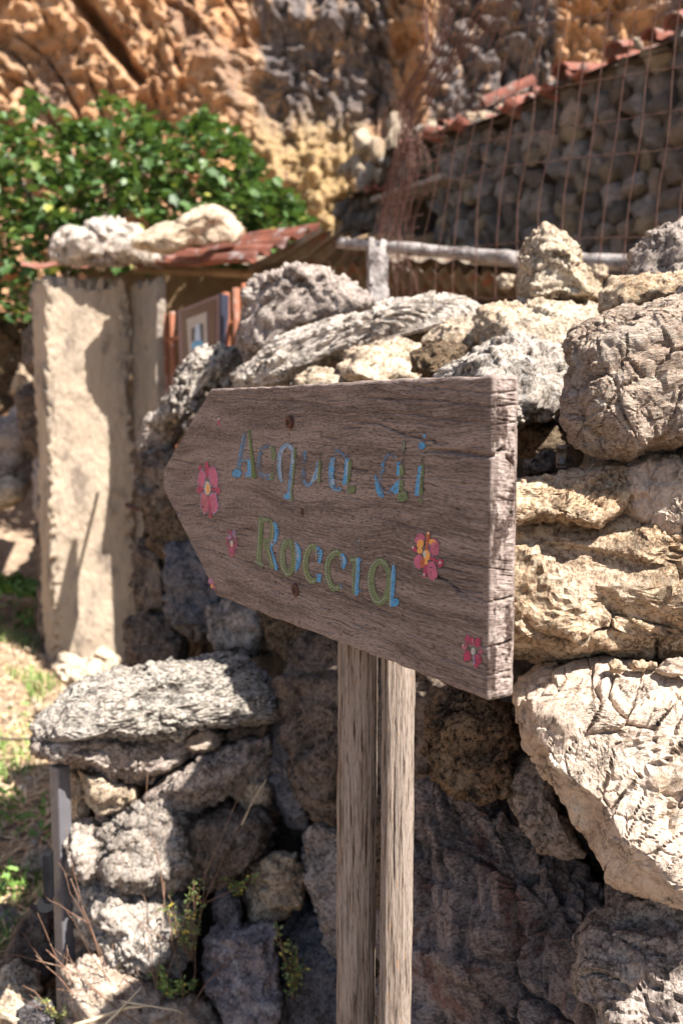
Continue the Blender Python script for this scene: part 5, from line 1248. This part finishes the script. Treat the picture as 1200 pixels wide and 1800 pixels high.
def barrel(L=.34, r=.058, th=.012):
    a = np.linspace(0, math.pi, 9); us = np.linspace(0, L, 5); mb = MB()
    def surf(rr, flip):
        A_, U_ = np.meshgrid(a, us, indexing='ij'); tp = rr * (1 - .18 * U_ / L)
        P_ = np.stack([tp * np.cos(A_), U_, tp * np.sin(A_)], -1).reshape(-1, 3); f_ = grid_faces(9, 5); mb.add(P_, f_[:, ::-1] if flip else f_)
    surf(r, False); surf(r - th, True)
    for u, sc_ in ((0, 1.0), (L, .82)):
        o1 = np.stack([r * sc_ * np.cos(a), np.full(9, u), r * sc_ * np.sin(a)], 1); i1 = np.stack([(r * sc_ - th) * np.cos(a), np.full(9, u), (r * sc_ - th) * np.sin(a)], 1)
        mb.add(np.vstack([o1, i1]), [(k, k + 1, k + 10, k + 9) for k in range(8)])
    return mb.mesh('roof_tile')
TILE = barrel(); TILE.materials.append(M_terra)
yaw = math.atan2(BK[1], BK[0]) - math.pi / 2
s0 = es.min()
tr_ = random.Random(4)
for row in range(3):
    s0 = sR
    while s0 < sL + .05:
        zt1 = float(np.interp(s0, es, ez))
        if tr_.random() < (.6 if row == 0 else .5):
            o2 = bpy.data.objects.new('roof_tile', TILE); COL.objects.link(o2); o2.parent = house
            o2.location = Vector([float(v_) for v_ in hw(s0, zt1 + .01 + .05 * row + tr_.uniform(-.01, .02), .14 - .20 * row + tr_.uniform(-.04, .03))]) - house.location
            o2.rotation_euler = (.24 + tr_.uniform(-.2, .25), (math.pi if (row == 0 and tr_.random() < .4) else 0) + tr_.uniform(-.35, .35), yaw + tr_.uniform(-.35, .35))
        s0 += tr_.uniform(.13, .2)
# roof bed and stones lying on it
S, Tt = np.meshgrid(np.linspace(sR, sL, 90), np.linspace(0, 1, 20), indexing='ij'); s_ = S.ravel(); t_ = Tt.ravel()
P_ = hp0 + WD * s_[:, None] + WN * (.10 - 1.1 * t_)[:, None] + Z3 * (np.interp(s_, es, ez) - .03 + .10 * t_)[:, None]
mb = MB(); mb.add(P_, grid_faces(90, 20)); mb.add(P_ - Z3 * .03, grid_faces(90, 20)[:, ::-1]); link('roof_bed', mb.mesh('roof_bed'), m_soil, house)
for (x_, y_, w_) in ((700, 240, 36), (735, 236, 22), (760, 228, 30), (790, 224, 20), (830, 212, 26), (845, 205, 16), (640, 250, 40), (665, 265, 36), (630, 290, 34), (655, 300, 30), (690, 268, 30), (720, 262, 24), (640, 318, 34), (672, 318, 28), (700, 290, 26), (720, 290, 22), (745, 260, 20), (612, 300, 30), (690, 215, 26), (950, 165, 14), (1120, 76, 18), (880, 190, 14)):
    p_ = hpt(x_, y_, -.12 if y_ > 240 else -.05); D_ = (p_ - CAM) @ np.array([0, CP, -SP]); sz = w_ * D_ / F
    put_stone(TINY[hr.integers(0, 8)], [M_pale, M_white, M_ochre][hr.integers(0, 3)], p_, (sz * 1.2, sz, sz * .8), tuple(hr.uniform(0, 6, 3)), house)
mb = rough_block(hw(hs(hpt(770, 300)), hpt(690, 322)[2], -.22), WD, BK, Z3, (hs(hpt(600, 300)) - hs(hpt(770, 300)), .3, .42), .03, .05, 5, .04, 33)
link('rubble_bed', mb.mesh('rubble_bed'), M_pale, house)

# ================================================================== FIG BUSH
lm, nt, b = new_mat('fig_leaf')
oi = nt.nodes.new('ShaderNodeObjectInfo'); geo = nt.nodes.new('ShaderNodeNewGeometry')
tc = nt.nodes.new('ShaderNodeTexCoord')
rnd = nd(nt, 'TexWhiteNoise', {0: geo.outputs['Random Per Island']}, noise_dimensions='3D')
r1 = math_(nt, 'FRACT', math_(nt, 'ADD', geo.outputs['Random Per Island'], oi.outputs['Random']))
c = mixc(nt, r1, (.028, .070, .014), (.09, .165, .04))
c = mixc(nt, f01(nt, r1, .93, .97), c, (.30, .30, .06))
nt.links.new(c, b.inputs['Base Color']); b.inputs['Roughness'].default_value = .5
tl = nt.nodes.new('ShaderNodeBsdfTranslucent'); nt.links.new(mixc(nt, .5, c, (.16, .26, .03)), tl.inputs[0])
mx = nt.nodes.new('ShaderNodeMixShader'); mx.inputs[0].default_value = .22
nt.links.new(b.outputs[0], mx.inputs[1]); nt.links.new(tl.outputs[0], mx.inputs[2]); nt.links.new(mx.outputs[0], nt.nodes['Material Output'].inputs[0])
def leaf_shape(lobes=5):
    # lobed leaf in the xy plane, stalk at the origin, folded a little along the midrib
    pts = []
    angs = np.linspace(-115, 115, lobes * 2 - 1)
    for k, a in enumerate(angs):
        rr = (1.0 - .22 * abs(a) / 115) if k % 2 == 0 else .60
        pts.append((.42 * 0 + rr * .5 * math.sin(R(a)), .35 + rr * .65 * math.cos(R(a)), .07 * abs(math.sin(R(a))) - .06 * rr * math.cos(R(a))))
    V = np.array([(0, .0, 0), (0, .35, -.02)] + pts); T = []
    n = len(pts)
    for k in range(n - 1): T.append((1, 2 + k + 1, 2 + k))
    T.append((0, 1, 2)); T.append((0, 2 + n - 1, 1))
    return V, np.array(T)
LV, LT = leaf_shape()
def rotm(e):
    from mathutils import Euler
    return np.array(Euler([float(x_) for x_ in e]).to_matrix())
bush = thing('fig_bush', 'dense dark green leafy fig bush in front of the orange cliff behind the shed', 'bush', flat(W(220, 700, 7.2), .4))
br = np.random.default_rng(21)
top_x = [-120, -60, 0, 30, 50, 80, 100, 130, 160, 185, 215, 240, 270, 300, 330, 355, 385, 420, 445, 470, 500, 540, 560, 575]
top_y = [200, 170, 190, 178, 148, 165, 180, 205, 200, 158, 176, 168, 205, 205, 205, 182, 210, 225, 262, 285, 325, 372, 400, 430]
NL = 7000; LP = []; ML = MB()
me_leaf = mesh_np('leaf', LV, None, LT, True); me_leaf.materials.append(lm)
cands = []
while len(cands) < NL:
    px_ = br.uniform(-120, 565); ty = np.interp(px_, top_x, top_y)
    by = 560 if px_ < 90 else 470
    py_ = ty + (by - ty) * br.uniform(0, 1) ** .95 + 4
    edge = min(1, (py_ - ty) / 120, (575 - px_) / 160)
    th_ = .25 + .75 * max(edge, 0)
    D_ = 6.9 + br.uniform(-.5, .6) * th_
    q = np.array([[px_ / 46.0, py_ / 46.0, D_ * 2]])
    if perlin(q, 140)[0] + .28 * br.normal() < -.16: continue
    cands.append((px_, py_, D_))
cands.sort(key=lambda c_: c_[2])
for k, (px_, py_, D_) in enumerate(cands):
    sz = br.uniform(.05, .105)
    e = (br.uniform(-1.2, .5), br.uniform(-.6, .6), br.uniform(0, 6.28))
    p_ = W(px_, py_, D_)
    if k < 300:
        o2 = bpy.data.objects.new('leaf', me_leaf); COL.objects.link(o2); o2.parent = bush
        o2.location = Vector([float(v_) for v_ in p_]) - bush.location; o2.scale = (sz,) * 3; o2.rotation_euler = e
    else:
        ML.add((LV * sz) @ rotm(e).T + p_, None, LT)
fo = link('foliage', ML.mesh('foliage'), lm, bush); fo['kind'] = 'stuff'
M_bark = simple_mat('fig_bark', (.16, .125, .10), (.22, .18, .145), 14, (.07, .055, .045), bump=.01)
root = W(230, 760, 7.3)
for k in range(12):
    tgt = W(br.uniform(-60, 520), br.uniform(230, 420), 7.2 + br.uniform(-.2, .5)); mid = (root + tgt) / 2 + np.array([0, 0, .25])
    c_ = smooth_poly3([flat(root, .5), mid, tgt], 16); V_, Q_, T_ = tube_np(c_, np.linspace(.045, .008, 16), 7)
    link('limb', mesh_np('limb', V_, Q_, T_), M_bark, bush)

# ================================================================== GREY GATE POST AT THE PIER
gpos = thing('steel_post', 'grey square steel post with a black hinge standing at the stone pier', 'post', flat(W(110, 1500, 2.33)))
c0 = flat(W(110, 1500, 2.06)); hw_ = .021; an = R(52)
ex, ey = np.array([math.cos(an), math.sin(an), 0]), np.array([-math.sin(an), math.cos(an), 0])
import bmesh
def bevel_box(name, p0, ax, ay, az, size, bev, mat, parent):
    bm = bmesh.new(); bmesh.ops.create_cube(bm, size=1.0)
    for v_ in bm.verts:
        w_ = np.asarray(p0) + ax * v_.co.x * size[0] + ay * v_.co.y * size[1] + az * v_.co.z * size[2]; v_.co = [float(q) for q in w_]
    bmesh.ops.bevel(bm, geom=bm.edges[:], offset=bev, segments=2, affect='EDGES', profile=.5)
    me_ = bpy.data.meshes.new(name); bm.to_mesh(me_); bm.free()
    return link(name, me_, mat, parent)
bevel_box('tube', c0 + Z3 * .36, ex, ey, Z3, (.031, .031, .64), .004, M_gpost, gpos)
hz = W(86, 1540, 2.0)
bevel_box('hinge_plate', hz, np.array([1, 0, 0]), np.array([0, 1, 0]), Z3, (.014, .03, .10), .002, M_dark, gpos)
V_, Q_, T_ = tube_np([W(80, 1590, 1.99), W(80, 1590, 2.05)], .016, 20); link('hinge_roller', mesh_np('hinge_roller', V_, Q_, T_, False), M_dark, gpos)

# ================================================================== GRASS, STRAW, TWIGS, WEEDS
def blade_stuff(name, label, n, region, hgt, wid, cols, lay=False, seed=1, dens=None, cat='grass'):
    g_ = np.random.default_rng(seed); mb = MB(); m_, nt_, b_ = new_mat(name + '_leaf')
    ge = nt_.nodes.new('ShaderNodeNewGeometry')
    nt_.links.new(ramp(nt_, ge.outputs['Random Per Island'], [(k / (len(cols) - 1), c_) for k, c_ in enumerate(cols)]), b_.inputs['Base Color']); b_.inputs['Roughness'].default_value = .7
    k = 0; tries = 0
    VV = []; QQ = []
    xs = g_.uniform(region[0], region[1], n * 4); ys = region[2] + (region[3] - region[2]) * g_.uniform(0, 1, n * 4) ** 1.0
    dn = perlin(np.stack([xs * 2.6, ys * 2.6, xs * 0 + seed], 1), 150 + seed) if dens else np.ones(n * 4)
    ok = np.where(dn > (dens if dens else 0))[0][:n]
    xs, ys = xs[ok], ys[ok]; zs = ground_h(xs, ys)
    for x_, y_, z_ in zip(xs, ys, zs):
        h_ = g_.uniform(.5, 1) * hgt; a_ = g_.uniform(0, 2 * math.pi); d_ = np.array([math.cos(a_), math.sin(a_), 0]); s_ = np.array([-d_[1], d_[0], 0])
        p_ = np.array([x_, y_, z_]); bend = g_.uniform(.15, .9) * h_
        if lay:
            pts_ = [p_ + Z3 * .006, p_ + d_ * h_ * .5 + Z3 * g_.uniform(.005, .03), p_ + d_ * h_ + Z3 * g_.uniform(.0, .03)]
        else:
            pts_ = [p_, p_ + Z3 * h_ * .55 + d_ * bend * .3, p_ + Z3 * h_ * .85 + d_ * bend]
        w_ = wid * g_.uniform(.6, 1.2)
        i0 = len(VV)
        for q, ww_ in zip(pts_, (w_, w_ * .8, w_ * .15)): VV += [q - s_ * ww_ / 2, q + s_ * ww_ / 2]
        QQ += [(i0, i0 + 1, i0 + 3, i0 + 2), (i0 + 2, i0 + 3, i0 + 5, i0 + 4)]
    o_ = link(name, mesh_np(name, np.array(VV), np.array(QQ)), m_)
    tag(o_, label, cat, kind='stuff'); return o_
blade_stuff('green_grass', 'patches of short green grass among the dry straw at the left', 4500, (-2.9, -.75, 2.2, 6.5), .09, .008, [(.07, .14, .02), (.14, .24, .04), (.10, .17, .03), (.22, .28, .07)], seed=3, dens=.16)
blade_stuff('dry_straw', 'dry straw and dead grass lying on the ground at the left', 12000, (-2.9, -.35, 1.7, 6.5), .16, .007, [(.70, .50, .30), (.56, .36, .20), (.78, .62, .40), (.44, .27, .15)], lay=True, seed=5)
# broad weeds
wm = lm
weeds = MB(); g_ = np.random.default_rng(8)
for cx_, cy_, n in ((10, 885, 260), (50, 900, 120), (55, 1085, 90), (30, 1270, 25), (20, 1420, 80), (60, 1450, 40), (10, 1560, 60)):
    D_ = CAMZ * F / (cy_ + 20 - 724); D_ = min(D_, 5.9)
    for k in range(n):
        p_ = W(cx_ + g_.normal() * 26 , cy_ + g_.normal() * 18, D_ + g_.uniform(-.2, .2)); sz = g_.uniform(.02, .05) * (D_ / 4)
        gz_ = ground_z(np.array([p_[0]]), np.array([p_[1]]))[0]; p_[2] = max(gz_ + .01, min(p_[2], gz_ + .25))
        weeds.add((LV * np.array([.6, 1.2, 1]) * sz) @ rotm((g_.uniform(-.6, .9), g_.uniform(-.6, .6), g_.uniform(0, 6.28))).T + p_, None, LT)
wl, nt, b = new_mat('weed_leaf')
geo = nt.nodes.new('ShaderNodeNewGeometry')
nt.links.new(mixc(nt, geo.outputs['Random Per Island'], (.07, .15, .02), (.16, .27, .05)), b.inputs['Base Color']); b.inputs['Roughness'].default_value = .6
tag(link('low_weeds', weeds.mesh('low_weeds'), wl), 'clumps of bright green low weeds beside the pillar and along the left edge', 'weeds', kind='stuff')
# pebbles and chips
pe = MB(); pg = np.random.default_rng(12)
tinyV = [(np.array([v_.co[:] for v_ in m_.vertices]), np.array([p_.vertices[:] for p_ in m_.polygons])) for m_ in ico_rocks(4, 2, 500)]
for k in range(900):
    x_, y_ = pg.uniform(-1.9, .1), pg.uniform(1.6, 5.8); V_, T_ = tinyV[k % 4]; sz = pg.uniform(.008, .045)
    z_ = ground_h(np.array([x_]), np.array([y_]))[0]
    pe.add((V_ * sz) @ rotm(pg.uniform(0, 6, 3)).T + np.array([x_, y_, z_ + sz * .2]), None, T_)
tag(link('gravel', pe.mesh('gravel'), M_pale), 'scattered pebbles and stone chips on the dry ground', 'gravel', kind='stuff')

M_twig = simple_mat('dry_twig', (.20, .11, .07), (.14, .07, .045), 40, (.34, .25, .18), bump=.0006)
M_straw = simple_mat('pale_stalk', (.66, .54, .36), (.55, .42, .27), 30, bump=.0006)
def branchlet(root_, tip, r0, seed, forks=3, mat=None, name='twig', parent=None):
    g_ = np.random.default_rng(seed); root_, tip = np.asarray(root_, float), np.asarray(tip, float); L = np.linalg.norm(tip - root_)
    mb = MB()
    def seg(a, b_, r, depth):
        n = 9; t = np.linspace(0, 1, n)[:, None]; c_ = a * (1 - t) + b_ * t
        c_ = c_ + np.cumsum(g_.normal(size=(n, 3)) * .016 * np.linalg.norm(b_ - a), 0) * np.sin(t * math.pi / 2)
        V_, Q_, T_ = tube_np(c_, np.linspace(r, r * .45, n), 5); mb.add(V_, Q_, T_)
        if depth > 0:
            for q in range(forks):
                i = g_.integers(2, n - 1); d_ = (b_ - a) / np.linalg.norm(b_ - a) + g_.normal(size=3) * .55
                seg(c_[i], c_[i] + d_ * np.linalg.norm(b_ - a) * g_.uniform(.25, .5), r * .6, depth - 1)
    seg(root_, tip, r0, 1 if forks else 0)
    return mb
twig_b = thing('twig_heap', 'tangle of dry reddish-brown twigs in front of the stone pier', 'twigs', W(180, 1800, 2.0))
TW = [((235, 1860), (120, 1570), 1.93), ((200, 1830), (60, 1680), 1.95), ((210, 1800), (90, 1660), 1.97), ((300, 1850), (225, 1640), 1.92), ((330, 1830), (375, 1490), 1.98), ((345, 1840), (300, 1560), 1.95), ((250, 1850), (150, 1620), 1.96), ((260, 1860), (420, 1640), 1.93), ((180, 1840), (20, 1740), 1.98), ((300, 1840), (80, 1700), 1.9)]
for k, (a, b_, D_) in enumerate(TW):
    link('twig', branchlet(W(*a, D_), W(*b_, D_ - .03), .0018, 60 + k, 4).mesh('twig'), M_twig, twig_b)
for k, (a, b_, D_, r_) in enumerate((((130, 1802), (250, 1768), 1.86, .0042), ((170, 1815), (245, 1745), 1.85, .0034), ((425, 1450), (475, 1365), 1.98, .0020), ((0, 1298), (90, 1306), 3.4, .006), ((0, 1780), (60, 1800), 1.95, .003), ((215, 1760), (330, 1790), 1.84, .002))):
    o_ = link('dry_stalk', branchlet(W(*a, D_), W(*b_, D_), r_, 90 + k, 0).mesh('dry_stalk'), M_straw)
    tag(o_, ['thick pale dry stalk lying along the bottom edge', 'pale forked stalk rising over the thick one at the bottom', 'thin pale stalk leaning in the dark joint beside the pier', 'long pale straw lying in the grass left of the pier', 'short pale stalk in the bottom left corner', 'thin pale stalk in front of the twig tangle'][k], 'stalk')
# thyme-like plants growing in the joints
def herb(cx, cy, D_, n, spread, h_, seed, label, hue):
    g_ = np.random.default_rng(seed); rt = thing('rock_plant', label, 'plant', W(cx, cy + h_, D_))
    base_ = W(cx, cy + h_, D_)
    ml, nt_, b_ = new_mat('herb_leaf'); ge = nt_.nodes.new('ShaderNodeNewGeometry')
    nt_.links.new(ramp(nt_, ge.outputs['Random Per Island'], [(0, hue[0]), (.8, hue[1]), (.93, (.45, .36, .06))]), b_.inputs['Base Color'])
    sm, lf = MB(), MB()
    for k in range(n):
        tip = W(cx + g_.normal() * spread, cy - g_.uniform(-.6, 1) * h_, D_ + g_.uniform(-.08, .02))
        t = np.linspace(0, 1, 12)[:, None]; c_ = base_ * (1 - t) + tip * t; c_ = c_ + np.cumsum(g_.normal(size=(12, 3)) * .0022, 0)
        V_, Q_, T_ = tube_np(c_, np.linspace(.0014, .0006, 12), 4); sm.add(V_, Q_, T_)
        for j in range(3, 12):
            for q in range(4):
                sz = g_.uniform(.005, .011); e_ = g_.uniform(-2, 2, 3)
                lf.add((np.array([(0, 0, 0), (.32, .45, .08), (0, 1, 0), (-.32, .45, .08)]) * sz) @ rotm(e_).T + c_[j] + g_.normal(size=3) * .003, [(0, 1, 2, 3)])
    link('stem', sm.mesh('stem'), M_twig, rt); o_ = link('leaves', lf.mesh('leaves', False), ml, rt); o_['kind'] = 'stuff'
herb(335, 1620, 1.96, 11, 30, 68, 1, 'small thyme-like plant with yellowish buds growing on the stone pier face', ((.07, .11, .03), (.14, .17, .06)))
herb(515, 1690, 1.9, 9, 18, 62, 2, 'sprig of small green leaves hanging right of the veined grey stone', ((.07, .12, .03), (.15, .19, .06)))
herb(300, 1725, 1.93, 9, 22, 22, 3, 'low green tuft among the twigs under the stone pier', ((.08, .15, .03), (.16, .24, .06)))
herb(420, 1555, 1.99, 5, 18, 14, 4, 'tiny green sprig above the ochre stone', ((.09, .14, .03), (.16, .2, .06)))
herb(110, 1770, 1.97, 6, 40, 30, 5, 'dull green sprigs among the twigs at the bottom left', ((.12, .16, .05), (.22, .22, .09)))
print('tris rocks', NTRI[0])
#BODY2-END
